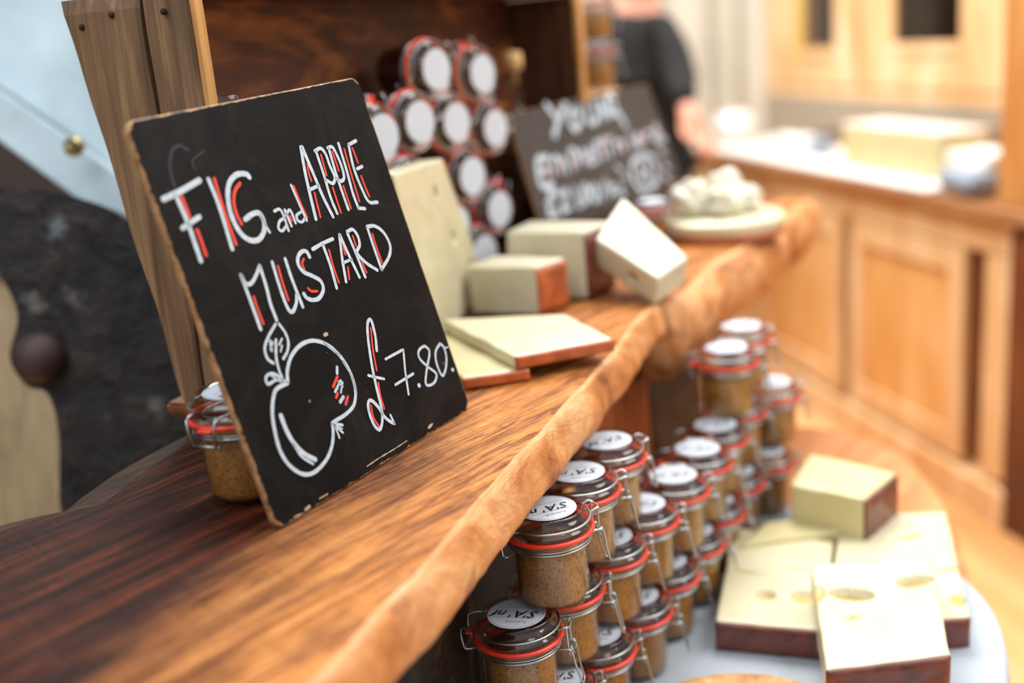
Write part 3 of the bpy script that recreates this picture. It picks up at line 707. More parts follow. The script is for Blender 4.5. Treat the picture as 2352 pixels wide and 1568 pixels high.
# local: x along the opening, y into the crate, z up
H_ = ctop - Z_SLAB
def plank(name, lo, hi, mat, bev=.003, sag=.0015, seed=0):
    bm = bmesh.new(); vs = bx(bm, lo, hi, 0)
    bmesh.ops.bevel(bm, geom=list(bm.edges), offset=bev, segments=2, affect='EDGES')
    return mesh_obj(name, bm, mat, crate)
def wonky_plank(name, x0, x1, y0, y1, z0, z1, mat, seed, parent, taper=0):
    # plank in a y-z plane with wavering edges and rounded arrises
    bm = bmesh.new(); n = 60; rows = []
    for i in range(n + 1):
        z = z0 + (z1 - z0) * i / n; e = .0025
        a = y0 + noise.noise(Vector((z * 14, seed, 0))) * .003; b = y1 - taper * (1 - i / n) + noise.noise(Vector((z * 14, seed, 5))) * .003
        m_ = (x1 - x0) * .5; s = min(1, .6 + min(i, n - i) * .2)
        pts = [(x0, a + e), (x0, b - e), (x0 + e, b), (x1 - e, b), (x1, b - e), (x1, a + e), (x1 - e, a), (x0 + e, a)]
        rows.append([bm.verts.new(((x - x0 - m_) * s + x0 + m_, y, z)) for x, y in pts])
    for r, q in zip(rows, rows[1:]):
        for k in range(8): bm.faces.new((r[k], r[(k + 1) % 8], q[(k + 1) % 8], q[k]))
    bm.faces.new(rows[0][::-1]); bm.faces.new(rows[-1]); bmesh.ops.recalc_face_normals(bm, faces=bm.faces)
    return mesh_obj(name, bm, mat, parent)
wonky_plank('side_plank', -.016, .0, .047, CDP + .022, .012, H_ - .012, MAT['plank'], 3, crate, .062)
wonky_plank('side_plank', -.014, .0, -.004, .045, .0, H_ + .012, MAT['plank'], 8, crate)
wonky_plank('edge_strip', -.015, .001, -.009, -.0045, .0, H_ + .012, MAT['post'], 18, crate)
plank('floor_plank', (.001, -.004, .0), (CL, CDP, .012), MAT['crate'])
plank('back_panel', (.07, CDP, .0), (CL, CDP + .012, H_), MAT['crate_back'])
plank('top_plank', (-.0, 0, H_ - .016), (CL + .016, CDP + .012, H_), MAT['crate_back'])
wonky_plank('side_plank', CL, CL + .016, .004, CDP + .01, .0, H_ - .017, MAT['cratedark'], 31, crate)
wonky_plank('edge_strip', CL - .004, CL + .018, -.008, .003, .0, H_ - .017, MAT['post'], 35, crate)
bm = bmesh.new()
for (yy, zz) in ((.02, H_ - .03), (.075, H_ - .028), (.11, H_ - .035)):
    r = bmesh.ops.create_uvsphere(bm, u_segments=10, v_segments=6, radius=.0028, matrix=Matrix.Translation((-.0165, yy, zz)))
mesh_obj('nail_head', bm, MAT['dark'], crate, True)
# jars lying in the crate, lids outwards
jamflag = [False]; jamjar = make_jar('preserve_jar', MAT['jam'], text=False, fillname='relish')
P0 = at(1118, 575, 1.42)
sc = .96
base_t = (P0 - WA1).dot(AD)
crz = Z_SLAB + .012
lidrows = [  # px, py, label
 (1000, 172, 'dark red relish jar lying lid-out, left of the topmost two'), (1110, 172, 'dark red relish jar lying lid-out, right of the topmost two'),
 (967, 288, 'dark relish jar lid under the upper left one, second in its row'), (1052, 290, 'dark relish jar lid at centre of the second row down'), (1138, 290, 'relish jar lid touching the left top corner of the charcoal board'),
 (880, 312, 'relish jar lid half hidden by right edge of the mustard chalkboard'), (955, 408, 'relish jar lid peeping over the upright cheese slice'), (1080, 405, 'relish jar lid of the third row, beside the charcoal board edge'),
 (1052, 505, 'relish jar lid just right of the upright cheese slice'), (1145, 490, 'relish jar lid low by the charcoal board bottom left corner'), (1118, 577, 'lowest relish jar lid, above the rectangular cheese blocks')]
pl = WA1 - AN * .004
lc = [onplane(x, y, pl, AN) for x, y, _ in lidrows]
for it in range(80):
    for i in range(len(lc)):
        for j in range(i):
            d = lc[i] - lc[j]; e = math.hypot(d.dot(Vector((.64, .77, 0))), d.z)
            if e < .0765: k = d * ((.0765 - e) / 2 / e); lc[i] += k; lc[j] -= k
for q in lc: q.z = max(q.z, Z_SLAB + .012 + .0385)
for i, (x, y, lab) in enumerate(lidrows):
    c = lc[i]
    r = Matrix((Vector((0, 0, 0)),) * 3)
    zax = Vector((.77, -.64, 0)).normalized(); xax = (Vector((0, 0, 1)) * math.cos(i * 1.7 + 1) + Vector((.64, .77, 0)) * math.sin(i * 1.7 + 1)).normalized(); yax = zax.cross(xax)
    R = Matrix((xax, yax, zax)).transposed()
    loc = c - zax * (.083 * sc)
    place(jamjar, jamflag, loc, 0, lab, 'jar', 'relish jars lying in the wooden crate', sc, R.to_euler())

# ------------------------------------------------------------------ jars standing
G1 = 'mustard jars stacked in front of the slab'
JS = 1.0
zl = {1: CAMZ - .632 + .0012}
PITCHZ = .0832
zl[2] = zl[1] + PITCHZ; zl[3] = zl[2] + PITCHZ
LT = .083
stack = [  # px, py of label centre, level, yaw, label
 (1187, 1408, 2, -.25, 'mustard jar at the near end of the middle tier, hinge and clasp both showing'),
 (1291, 1310, 2, -.15, 'middle-tier mustard jar directly beneath the nearest top-tier jars, second from near end'),
 (1392, 1230, 2, .0, 'middle-tier mustard jar, third from the near end, lid partly under a top jar'),
 (1475, 1152, 2, -.1, 'middle-tier mustard jar, fourth from the near end, right of the third top jar'),
 (1545, 1090, 2, .1, 'middle-tier mustard jar with uncovered round lid, fifth from the near end'),
 (1600, 1031, 2, -.2, 'middle-tier mustard jar with uncovered lid, sixth from the near end'),
 (1643, 974, 2, .15, 'middle-tier mustard jar with uncovered lid just below the far tall pair'),
 (1258, 1165, 3, .35, 'nearest top-tier mustard jar, tucked against the slab edge'),
 (1327, 1082, 3, .05, 'top-tier mustard jar, second from the near end'),
 (1390, 1013, 3, .45, 'top-tier mustard jar, third from the near end, before the red-brown post'),
 (1668, 797, 3, .0, 'far top-tier mustard jar, nearer one of the tall pair'),
 (1702, 748, 3, .3, 'farthest top-tier mustard jar, behind the other of the tall pair'),
 (1275, 1553, 1, .1, 'bottom-tier mustard jar cut off by the lower photo edge, nearest'),
 (1367, 1451, 1, .0, 'bottom-tier mustard jar, second from the near end'),
 (1455, 1365, 1, -.2, 'bottom-tier mustard jar, third from the near end, by the tablecloth'),
 (1523, 1285, 1, .2, 'bottom-tier mustard jar, fourth from the near end, left of the flat cheese'),
 (1585, 1215, 1, .0, 'bottom-tier mustard jar, fifth from the near end, behind the left cheese slab'),
 (1636, 1145, 1, -.1, 'bottom-tier mustard jar, sixth from the near end'),
 (1692, 913, 2, .1, 'middle-tier mustard jar standing beneath the farthest tall pair'),
 (1768, 878, 2, .2, 'rightmost middle-tier mustard jar at the far end'),
 (1690, 1075, 1, .2, 'bottom-tier mustard jar beneath the far tall pair'),
 (1752, 1035, 1, -.1, 'rightmost bottom-tier mustard jar at the far end'),
]
JW = []
for x, y, lv, yw, lab in stack:
    p = onz(x, y, zl[lv] + LT); JW.append([p.x, p.y, lv, yw, lab])
# push jars of one tier apart until none overlap
for it in range(60):
    for i in range(len(JW)):
        for j in range(i):
            a, b = JW[i], JW[j]
            if a[2] != b[2]: continue
            dx, dy = a[0] - b[0], a[1] - b[1]; d = math.hypot(dx, dy); mn = .0795
            if d < mn:
                k = (mn - d) / 2 / d; a[0] += dx * k; a[1] += dy * k; b[0] -= dx * k; b[1] -= dy * k
for x, y, lv, yw, lab in JW:
    place(jar0, used, (x, y, zl[lv]), yw, lab, 'jar', G1, JS)
# jar behind the chalkboard
pb = onz(580, 1132, Z_SLAB)
place(jar0, used, (pb.x, pb.y, Z_SLAB + .001), math.radians(68), 'mustard jar on the slab, half hidden behind the FIG and APPLE board', 'jar', None, 1.0)

# amber jars on a small box behind the second board
p = at(1372, 205, 1.98)
jboxr = empty('wooden_box', (p.x, p.y, Z_SLAB - .003), (0, 0, .4), 'small upright wooden box carrying two amber jars', 'box')
hh = p.z - Z_SLAB - .004
bm = bmesh.new(); bx(bm, (-.06, -.06, .012), (.06, .06, hh - .008), .002); mesh_obj('box_body', bm, MAT['cratedark'], jboxr)
bm = bmesh.new(); bx(bm, (-.068, -.068, hh - .008), (.068, .068, hh), .002); mesh_obj('lid', bm, MAT['post'], jboxr)
for sx_ in (-1, 1):
    for sy_ in (-1, 1):
        bm = bmesh.new(); bx(bm, (sx_ * .05 - .008, sy_ * .05 - .008, 0), (sx_ * .05 + .008, sy_ * .05 + .008, .013), .001); mesh_obj('foot', bm, MAT['cratedark'], jboxr)
amflag = [False]; amj = make_jar('honey_jar', MAT['amber'], text=False, fillname='preserve')
for k in range(2):
    place(amj, amflag, (p.x, p.y, p.z + .0005 + k * PITCHZ), .2 + .2 * k, ['lower of two amber jars behind the charcoal board', 'upper of two amber jars behind the charcoal board, cut by photo top'][k], 'jar', 'amber jars stacked behind the board')
# red-gasket jar peeping behind the tilted cheese
p = onz(1512, 515, Z_SLAB)
p = at(1500, 520, 1.66); p.z = Z_SLAB - .003
amj2 = place(amj, amflag, (p.x, p.y, Z_SLAB - .002), -1.0, 'small amber jar with red gasket behind the tilted cheese block', 'jar', None, .8)

# bottles
def bottle(name, loc, h, r, neck, mat, label, cork=True, fill=None):
    root = empty(name, loc, (0, 0, 0), label, 'bottle')
    bm = bmesh.new()
    bh = h * .60
    prof = [(0, .001), (r * .8, 0), (r, .004), (r, bh), (r * .93, bh + .015), (neck * 1.4, bh + .045), (neck, bh + .06), (neck, h - .012), (neck * 1.25, h - .011), (neck * 1.25, h - .001), (neck * 1.1, h)]
    inn = [(neck * .7, h), (neck * .7, bh + .06), (r * .86, bh + .01), (r * .92, .01), (0, .006)]
    lathe(bm, prof + inn, 40); mesh_obj('glass_body', bm, mat, root, True)
    if cork:
        bm = bmesh.new(); lathe(bm, [(0, h - .02), (neck * .65, h - .02), (neck * .68, h + .001), (neck * 1.35, h + .0015), (neck * 1.4, h + .02), (neck * 1.25, h + .026), (neck * .6, h + .028), (0, h + .028)], 28); mesh_obj('cork', bm, MAT['cork'], root, True)
    if fill:
        bm = bmesh.new(); lathe(bm, [(0, .008), (r * .88, .012), (r * .88, bh * .9), (0, bh * .9)], 32); mesh_obj('contents', bm, fill, root, True)
    return root
q = at(1272, 200, 1.66)
cb = WA1 + AD * .775 - AN * .06
bottle('corked_bottle', (cb.x, cb.y, crz), at(1272, 235, (cb - Vector((0, 0, 0))).dot(CD) + 0).z - crz + .05, .034, .0115, MAT['bottleglass'], 'corked bottle, cork showing over top edge of the charcoal board', True, MAT['cratedark'])
q = at(495, 222, .93)
bottle('glass_bottle', (q.x + .006, q.y, Z_SLAB + .0005), q.z - Z_SLAB, .033, .0115, MAT['bottleglass'], 'clear glass bottle whose mouth rises behind the FIG and APPLE board', False)

# ------------------------------------------------------------------ cheeses
def cheese(name, top, thick, mat, label, group, holes=(), rind=None, rindmat=None, rnd=.003, cat='cheese', z_bot=None, ncut=None, rind_h=1.0):
    # top: four world points (counter-clockwise); thick: downwards along the face normal; rind: side indices
    T = [Vector(t) for t in top]
    nrm = (T[1] - T[0]).cross(T[3] - T[0]).normalized()
    if nrm.z < 0 and z_bot is not None: nrm = -nrm
    if nrm.z < -.2: nrm = -nrm
    B = [t - nrm * thick for t in T] if z_bot is None else [Vector((t.x, t.y, z_bot)) for t in T]
    cen = sum(T, Vector()) / 4; base = Vector((cen.x, cen.y, min(b.z for b in B)))
    root = empty(name, base, (0, 0, 0), label, cat, group)
    ncut = ncut or (100 if holes else 26)
    lx = (T[1] - T[0]).length; ly = (T[3] - T[0]).length; lz = (T[0] - B[0]).length
    bm = bmesh.new(); bmesh.ops.create_cube(bm, size=1); HV = set()
    bmesh.ops.subdivide_edges(bm, edges=list(bm.edges), cuts=ncut, use_grid_fill=True)
    sd = random.random() * 50
    for v in bm.verts:
        u, w, t = v.co.x + .5, v.co.y + .5, v.co.z + .5
        # rounded box in metric space
        p = Vector((u * lx, w * ly, t * lz)); c = Vector((min(max(p.x, rnd), lx - rnd), min(max(p.y, rnd), ly - rnd), min(max(p.z, rnd), lz - rnd)))
        d = p - c
        if d.length > rnd: p = c + d.normalized() * rnd
        n_ = noise.noise(p * 30 + Vector((sd, 0, 0))) * .0012; p += Vector((n_, n_, n_ * .6))
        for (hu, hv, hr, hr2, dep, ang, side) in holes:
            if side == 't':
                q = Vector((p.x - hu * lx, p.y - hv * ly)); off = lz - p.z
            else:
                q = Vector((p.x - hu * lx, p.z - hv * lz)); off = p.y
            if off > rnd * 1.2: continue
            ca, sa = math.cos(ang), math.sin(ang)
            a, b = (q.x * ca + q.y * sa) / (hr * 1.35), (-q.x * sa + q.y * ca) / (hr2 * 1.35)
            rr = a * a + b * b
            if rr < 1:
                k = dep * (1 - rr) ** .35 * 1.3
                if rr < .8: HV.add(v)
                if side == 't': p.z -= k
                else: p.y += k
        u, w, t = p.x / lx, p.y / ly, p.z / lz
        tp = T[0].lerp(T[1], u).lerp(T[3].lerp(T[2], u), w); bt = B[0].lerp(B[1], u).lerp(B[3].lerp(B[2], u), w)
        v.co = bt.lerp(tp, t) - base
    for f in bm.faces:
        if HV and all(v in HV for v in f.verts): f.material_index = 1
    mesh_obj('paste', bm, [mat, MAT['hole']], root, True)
    for s in (rind or ()):
        a, b = T[s], T[(s + 1) % 4]; a2, b2_ = B[s], B[(s + 1) % 4]
        e = (b - a).normalized(); out = e.cross(nrm).normalized()
        if out.dot((a + b) / 2 - cen) < 0: out = -out
        bm = bmesh.new(); n = 30; m = 8; th = .0028; R_ = []
        for lay in (0, 1):
            g = []
            for i in range(n + 1):
                row = []
                for j in range(m + 1):
                    p = a2.lerp(b2_, i / n).lerp(a.lerp(b, i / n), (j / m) * (1 - .04) * rind_h + .0)
                    k = .0012 * noise.noise(p * 60) + .0004
                    edge = min(i, n - i, j * 2, (m - j) * 2)
                    o_ = out * ((th + k) * (.55 if edge == 0 else 1) if lay else -.0006)
                    row.append(bm.verts.new(p + o_ - base))
                g.append(row)
            R_.append(g)
        for g in R_:
            for i in range(n):
                for j in range(m): bm.faces.new((g[i][j], g[i + 1][j], g[i + 1][j + 1], g[i][j + 1]))
        g0, g1 = R_
        for i in range(n):
            bm.faces.new((g0[i][0], g0[i + 1][0], g1[i + 1][0], g1[i][0])); bm.faces.new((g0[i][m], g0[i + 1][m], g1[i + 1][m], g1[i][m]))
        for j in range(m):
            bm.faces.new((g0[0][j], g0[0][j + 1], g1[0][j + 1], g1[0][j])); bm.faces.new((g0[n][j], g0[n][j + 1], g1[n][j + 1], g1[n][j]))
        bmesh.ops.recalc_face_normals(bm, faces=bm.faces)
        mesh_obj('rind', bm, rindmat or MAT['rind'], root, True)
    return root
ZT = CAMZ - .632
GC = 'slabs of holey cheese on the tablecloth'
def P(x, y, rel): return onz(x, y, CAMZ + rel)
# order: near-left, near-right, far-right, far-left
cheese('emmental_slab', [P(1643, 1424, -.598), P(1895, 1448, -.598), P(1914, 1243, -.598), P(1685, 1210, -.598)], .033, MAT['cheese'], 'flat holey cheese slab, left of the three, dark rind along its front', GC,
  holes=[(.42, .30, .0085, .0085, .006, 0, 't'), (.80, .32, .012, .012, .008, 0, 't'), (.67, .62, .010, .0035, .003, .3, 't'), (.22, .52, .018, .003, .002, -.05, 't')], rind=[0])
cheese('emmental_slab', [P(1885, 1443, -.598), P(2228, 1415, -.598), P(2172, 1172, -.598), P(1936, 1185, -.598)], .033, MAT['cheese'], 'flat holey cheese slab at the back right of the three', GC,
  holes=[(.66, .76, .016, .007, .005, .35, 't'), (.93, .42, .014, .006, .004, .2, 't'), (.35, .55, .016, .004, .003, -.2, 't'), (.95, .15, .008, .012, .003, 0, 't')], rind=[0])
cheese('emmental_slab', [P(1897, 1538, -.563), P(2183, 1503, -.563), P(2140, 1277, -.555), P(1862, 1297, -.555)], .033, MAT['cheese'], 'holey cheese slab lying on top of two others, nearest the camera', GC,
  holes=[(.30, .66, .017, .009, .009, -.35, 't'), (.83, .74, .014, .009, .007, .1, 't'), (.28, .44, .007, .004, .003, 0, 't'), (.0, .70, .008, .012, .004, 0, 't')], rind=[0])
cheese('emmental_slab', [P(1700, 1250, -.592), P(1955, 1215, -.592), P(1965, 1163, -.592), P(1760, 1198, -.592)], .039, MAT['cheeseY'], 'yellow cheese wedge wedged behind the left flat slab', None)
cheese('cheese_wedge', [P(1815, 1112, -.545), P(1985, 1145, -.545), P(2060, 1084, -.545), P(1858, 1040, -.545)], .085, MAT['cheeseY'], 'large yellow cheese block with brown rind at back of the tablecloth', None, rind=[1], z_bot=ZT + .0015)
# cheeses on the slab counter
zs = -.318
cheese('cheese_slice', [P(1182, 818, zs + .026), P(1408, 776, zs + .026), P(1298, 720, zs + .026), P(1015, 733, zs + .026)], .013, MAT['cheese'], 'thin cheese slice with orange rind lying on another slice on the slab', 'thin slices on the slab', rind=[0], rindmat=MAT['rindO'], rnd=.002)
cheese('cheese_slice', [P(1060, 868, zs + .0125), P(1215, 845, zs + .0125), P(1180, 752, zs + .0125), P(985, 770, zs + .0125)], .0115, MAT['cheeseY'], 'lower thin cheese slice, nearest the chalkboard corner', 'thin slices on the slab', rind=[0], rindmat=MAT['rindO'], rnd=.002)
def dquad(pts, h):    # base pixel points on the slab -> top quad at height h
    out = []
    for x, y in pts:
        p = onz(x, y, Z_SLAB + .001); out.append(Vector((p.x, p.y, Z_SLAB + h)))
    return out
cheese('cheese_block', dquad([(1083, 722), (1240, 724), (1305, 700), (1140, 690)], .060), .1, MAT['cheeseW'], 'small pale cheese block with red-brown rind on its right side', 'blocks on the slab', rind=[1], rindmat=MAT['rindO'], z_bot=Z_SLAB + .001, rnd=.004)
cheese('cheese_block', dquad([(1172, 684), (1352, 688), (1412, 658), (1227, 650)], .086), .1, MAT['cheeseW'], 'taller pale cheese block behind the small one, brown rind at right', 'blocks on the slab', rind=[1], z_bot=Z_SLAB + .001, rnd=.004)
# upright slice leaning behind the board
c0 = onz(1012, 722, Z_SLAB + .001); c1 = onz(1073, 668, Z_SLAB + .001)
ud = Vector((c1.x - c0.x, c1.y - c0.y, 0)).normalized()
dpt = (c0 - Vector((0, 0, CAMZ))).dot(CD)
tp1 = at(990, 385, dpt * 1.06); 
a_, b_, c_, d_ = at(850, 735, dpt * .95), at(1010, 726, dpt * .985), at(905, 425, dpt * 1.0), at(860, 440, dpt * .97)
# face corners in the picture: bottom-left hidden, bottom 1010,722 -> right edge up to 985,380
qa, qb = onz(935, 800, Z_SLAB + .001), onz(1074, 664, Z_SLAB + .001)
qd = (qb - qa).normalized(); qn = Vector((qd.y, -qd.x, 0))
quad = [qa, qb, onplane(958, 368, qa, qn), onplane(835, 405, qa, qn)]
quad = [q + qn * .030 for q in quad]
nq = (quad[1] - quad[0]).cross(quad[3] - quad[0]).normalized()
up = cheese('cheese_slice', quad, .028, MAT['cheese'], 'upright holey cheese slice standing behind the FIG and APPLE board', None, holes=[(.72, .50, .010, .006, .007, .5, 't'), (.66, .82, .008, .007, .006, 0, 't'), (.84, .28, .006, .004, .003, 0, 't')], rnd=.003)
# tilted block
def flatten(q):
    n_ = (q[1] - q[0]).cross(q[3] - q[0]).normalized(); q[2] = q[2] - n_ * (q[2] - q[0]).dot(n_); return q
tq = flatten([at(1362, 545, 1.30), at(1530, 672, 1.24), at(1585, 572, 1.26), at(1432, 455, 1.36)])
tq = flatten([at(1368, 548, 1.33), at(1512, 640, 1.27), at(1582, 585, 1.30), at(1430, 452, 1.40)])
cheese('cheese_block', tq, .040, MAT['cheeseW'], 'tilted pale cheese block propped on end at the slab edge', None, rnd=.004, holes=[(.62, .45, .007, .006, .006, 0, 's')])

# round board with crumbled cheese on the log
rb = onz(1655, 492, Z_SLAB + .028); rbz = rb.z
rroot = empty('round_cheese', (rb.x, rb.y, rbz - .03), (0, 0, 0), 'half wheel of pale cheese with red-brown underside on the log slab', 'cheese')
def disc(name, r, z0, z1, mat, parent, seg=64, half=None):
    bm = bmesh.new(); lathe(bm, [(0, z0), (r - .003, z0), (r, z0 + .003), (r, z1 - .003), (r - .003, z1), (0, z1)], seg)
    return mesh_obj(name, bm, mat, parent, True)
disc('paste', .098, .012, .030, MAT['cheese'], rroot); disc('rind', .097, 0, .012, MAT['rindO'], rroot)
def chunk(name, loc, size, mat, label, group, seed, cat='cheese'):
    bm = bmesh.new(); bmesh.ops.create_icosphere(bm, subdivisions=4, radius=1)
    for v in bm.verts:
        d = v.co.normalized(); q = 1 + noise.noise(d * 1.6 + Vector((seed, 0, 0))) * .45 + noise.noise(d * 5 + Vector((seed, 3, 0))) * .16
        v.co = Vector((d.x * size[0] * q, d.y * size[1] * q, max(-size[2] * .8, d.z * size[2] * q)))
    o = mesh_obj(name, bm, mat, None, True); o.location = loc; tag(o, label, cat, group); return o
cr = cheese_mat('crumbly_blue_cheese', 'b9b7a2', 'e6e0cc', .6)
for i, (dx, dy, dz, s, lab) in enumerate([(-.045, .005, .0, .030, 'left crumbly white cheese piece on the half wheel'), (.0, -.02, .0, .026, 'front crumbly cheese piece with bluish hollow on the half wheel'), (.012, .03, .0, .034, 'tallest crumbly cheese piece at the back of the half wheel'), (.045, .0, .0, .020, 'small crumbly cheese piece at right of the half wheel')]):
    chunk('crumbled_cheese', (rb.x + dx, rb.y + dy, rbz + s * .8 + .001), (s, s * .9, s), cr, lab, 'crumbly cheese pieces', i * 7.3)

# ------------------------------------------------------------------ tablecloth table
edge = [(-.30, .45), (-.10, .40), (.15, .50), (.33, .70), (.425, .87), (.478, .99), (.50, 1.09), (.535, 1.22), (.56, 1.35), (.56, 1.50), (.50, 1.62), (.40, 1.66), (.31, 1.60), (.25, 1.45), (.17, 1.27), (.10, 1.12), (.03, 1.00), (-.04, .90), (-.06, .80), (-.20, .65)]
E2 = smooth_path([(x, y, 0) for x, y in edge], 6, True)
cen = sum(E2, Vector()) / len(E2)
troot = empty('side_table', (cen.x, cen.y, 0), (0, 0, 0), 'low wooden table under the blue-white cloth', 'table')
bm = bmesh.new()
def ringv(z, ins): return [bm.verts.new((p.x - (p - cen).normalized().x * ins - cen.x, p.y - (p - cen).normalized().y * ins - cen.y, z)) for p in E2]
Lr = [ringv(ZT - .0045, .014), ringv(ZT - .006, .010), ringv(ZT - .026, .010), ringv(ZT - .028, .014)]
for a, b in zip(Lr, Lr[1:]):
    for i in range(len(E2)): j = (i + 1) % len(E2); bm.faces.new((a[i], b[i], b[j], a[j]))
bm.faces.new(Lr[0][::-1]); bm.faces.new(Lr[-1]); bmesh.ops.recalc_face_normals(bm, faces=bm.faces)
mesh_obj('tabletop', bm, wood('orange_table_wood', ('a8662e', 'c4804a', 'd49a64'), rotz=.9, fine=25, stretch=.1), troot)
for lx, ly in ((.15, .62), (.40, .95), (.48, 1.45), (.34, 1.50)):
    bm = bmesh.new(); lathe(bm, [(0, 0), (.018, 0), (.024, .3), (.028, ZT - .03), (0, ZT - .03)], 20)
    o = mesh_obj('leg', bm, MAT['ctop'], troot, True); o.location = (lx - cen.x, ly - cen.y, 0)
cedge = [(-.30, .45), (-.10, .40), (.15, .50), (.33, .70), (.425, .87), (.478, .99), (.492, 1.09), (.470, 1.19), (.42, 1.27), (.35, 1.34), (.26, 1.33), (.18, 1.27), (.10, 1.12), (.03, 1.00), (-.04, .90), (-.06, .80), (-.20, .65)]
tcen = cen
E2 = smooth_path([(x, y, 0) for x, y in cedge], 6, True); cen = sum(E2, Vector()) / len(E2)
bm = bmesh.new()
n = len(E2); rings = []
for k, (ins, dz) in enumerate([(.10, 0), (.05, 0), (.02, 0), (.006, -.0003), (.0, -.003), (-.003, -.012), (-.004, -.04), (-.005, -.09), (-.005, -.15)]):
    r = []
    for i, p in enumerate(E2):
        d = (p - cen).normalized(); w = (noise.noise(Vector((i * .35, dz * 6, 0))) * .02 * min(1, -dz * 8)) if dz < -.02 else 0
        r.append(bm.verts.new((p.x - d.x * (ins - abs(w)), p.y - d.y * (ins - abs(w)), ZT + dz + noise.noise(Vector((p.x * 12, p.y * 12, ins * 9))) * .0006)))
    rings.append(r)
for a, b in zip(rings, rings[1:]):
    for i in range(n): j = (i + 1) % n; f = bm.faces.new((a[i], b[i], b[j], a[j])); f.smooth = True
bm.faces.new(rings[0])
bmesh.ops.recalc_face_normals(bm, faces=bm.faces)
tc_ = mesh_obj('tablecloth', bm, MAT['cloth']); tag(tc_, 'blue-white woven cloth covering the low side table', 'tablecloth')
# wooden round board at the bottom edge
wb = onz(1720, 1722, ZT + .02)
wr_ = empty('wooden_plate', (wb.x, wb.y, ZT + .0012), (0, 0, 0), 'round pale wooden plate, only its far rim showing at photo bottom', 'plate')
bm = bmesh.new(); lathe(bm, [(0, 0), (.070, 0), (.112, .010), (.118, .017), (.116, .020), (.110, .018), (.08, .010), (0, .008)], 72); mesh_obj('plate_body', bm, MAT['post'], wr_, True)

# ------------------------------------------------------------------ left background
bo = at(168, 335, 1.32)
broot3 = empty('metal_canopy', at(0, 300, 1.36), (0, 0, 0), 'white painted metal panel and angled beam with a bolt, left of the crate', 'canopy')
def poly_slab(name, pix, depth, thick, mat, parent, bev=.003):
    bm = bmesh.new(); n = len(pix)
    fr = [at(x, y, depth) for x, y in pix]; base = parent.location if parent else Vector()
    vs = [bm.verts.new(p - base) for p in fr]; f = bm.faces.new(vs)
    if f.normal.dot(CD) > 0: f.normal_flip()
    r = bmesh.ops.extrude_face_region(bm, geom=[f])
    back = [v for v in r['geom'] if isinstance(v, bmesh.types.BMVert)]
    for v in back: v.co += CD * thick
    bmesh.ops.recalc_face_normals(bm, faces=bm.faces)
    if bev: bmesh.ops.bevel(bm, geom=list(bm.edges), offset=bev, segments=2, affect='EDGES')
    return mesh_obj(name, bm, mat, parent)
poly_slab('upper_panel', [(-500, -500), (260, -500), (300, 420), (170, 318), (-10, 196), (-500, -140)], 1.40, .01, MAT['metalbeam'], broot3)
poly_slab('angled_beam', [(-500, -130), (-10, 202), (170, 325), (330, 440), (330, 600), (235, 500), (-10, 318), (-500, 0)], 1.36, .03, MAT['metalbeam'], broot3)
bm = bmesh.new(); Mb = Matrix.Translation(bo - broot3.location) @ (-CD).to_track_quat('Z', 'Y').to_matrix().to_4x4()
lathe(bm, [(0, .010), (.006, .010), (.009, .007), (.012, .001), (.013, -.003), (0, -.004)], 24); bmesh.ops.transform(bm, matrix=Mb, verts=bm.verts)
mesh_obj('bolt', bm, MAT['brass'], broot3, True)
def mottled():
    m, nt, b = newmat('dark_mottled_bark'); v = coords(nt)
    a = ntex(nt, v, 22, 5, .6, .5)
    c = ramp(nt, a, [(.3, '08080b'), (.5, '1e1717'), (.7, '3a2f2b')])
    vo = nt.nodes.new('ShaderNodeTexVoronoi'); vo.inputs['Scale'].default_value = 15; vo.inputs['Randomness'].default_value = 1; nt.links.new(v, vo.inputs['Vector'])
    f = math_(nt, 'ADD', vo.outputs['Distance'], math_(nt, 'MULTIPLY', ntex(nt, v, 34, 4, .7), .7))
    f = math_(nt, 'SUBTRACT', f, .18)
    mk = ramp(nt, f, [(.26, (1, 1, 1)), (.42, (0, 0, 0))])
    c = mix(nt, math_(nt, 'MULTIPLY', mk, ntex(nt, v, 5)), c, ramp(nt, ntex(nt, v, 8), [(.4, '8d9aa0'), (.6, 'b09a7c')]))
    nt.links.new(c, b.inputs['Base Color']); b.inputs['Roughness'].default_value = .7; bump(nt, b, a, 1, .02); return m
MAT['mottled'] = mottled()
rt = empty('tree_stump', at(140, 900, 1.22) * 1.0, (0, 0, 0), 'dark mottled knobbly stump with pale patches, left of the crate', 'stump')
poly_slab('trunk', smooth_path([(x, y, 0) for x, y in [(-60, 470), (230, 500), (420, 650), (470, 960), (300, 1060), (150, 1180), (135, 1000), (110, 900), (60, 885), (22, 820), (40, 720), (-10, 620), (-60, 600)]], 4, True) and [(p.x, p.y) for p in smooth_path([(x, y, 0) for x, y in [(-60, 440), (230, 470), (440, 650), (500, 960), (330, 1100), (155, 1210), (135, 1000), (110, 905), (60, 885), (22, 820), (40, 720), (-10, 620), (-60, 600)]], 5, True)], 1.25, .05, MAT['mottled'], rt, 0)
ko = at(92, 822, 1.245)
bm = bmesh.new(); bmesh.ops.create_uvsphere(bm, u_segments=24, v_segments=14, radius=.030, matrix=Matrix.Translation(ko - rt.location)); mesh_obj('knob', bm, plain('dull_pink_knob', '4a3633', .6, 0, 0, .3, 20), rt, True)
tb_ = empty('tan_board', at(60, 900, 1.36), (0, 0, 0), 'tan upright board standing behind the dark stump at far left', 'board')
poly_slab('board_face', [(-300, 560), (200, 600), (260, 1260), (-300, 1400)], 1.36, .02, MAT['tan'], tb_)
poly_slab('cross_batten', [(-300, 560), (200, 590), (200, 640), (-300, 620)], 1.34, .018, MAT['tan'], tb_)

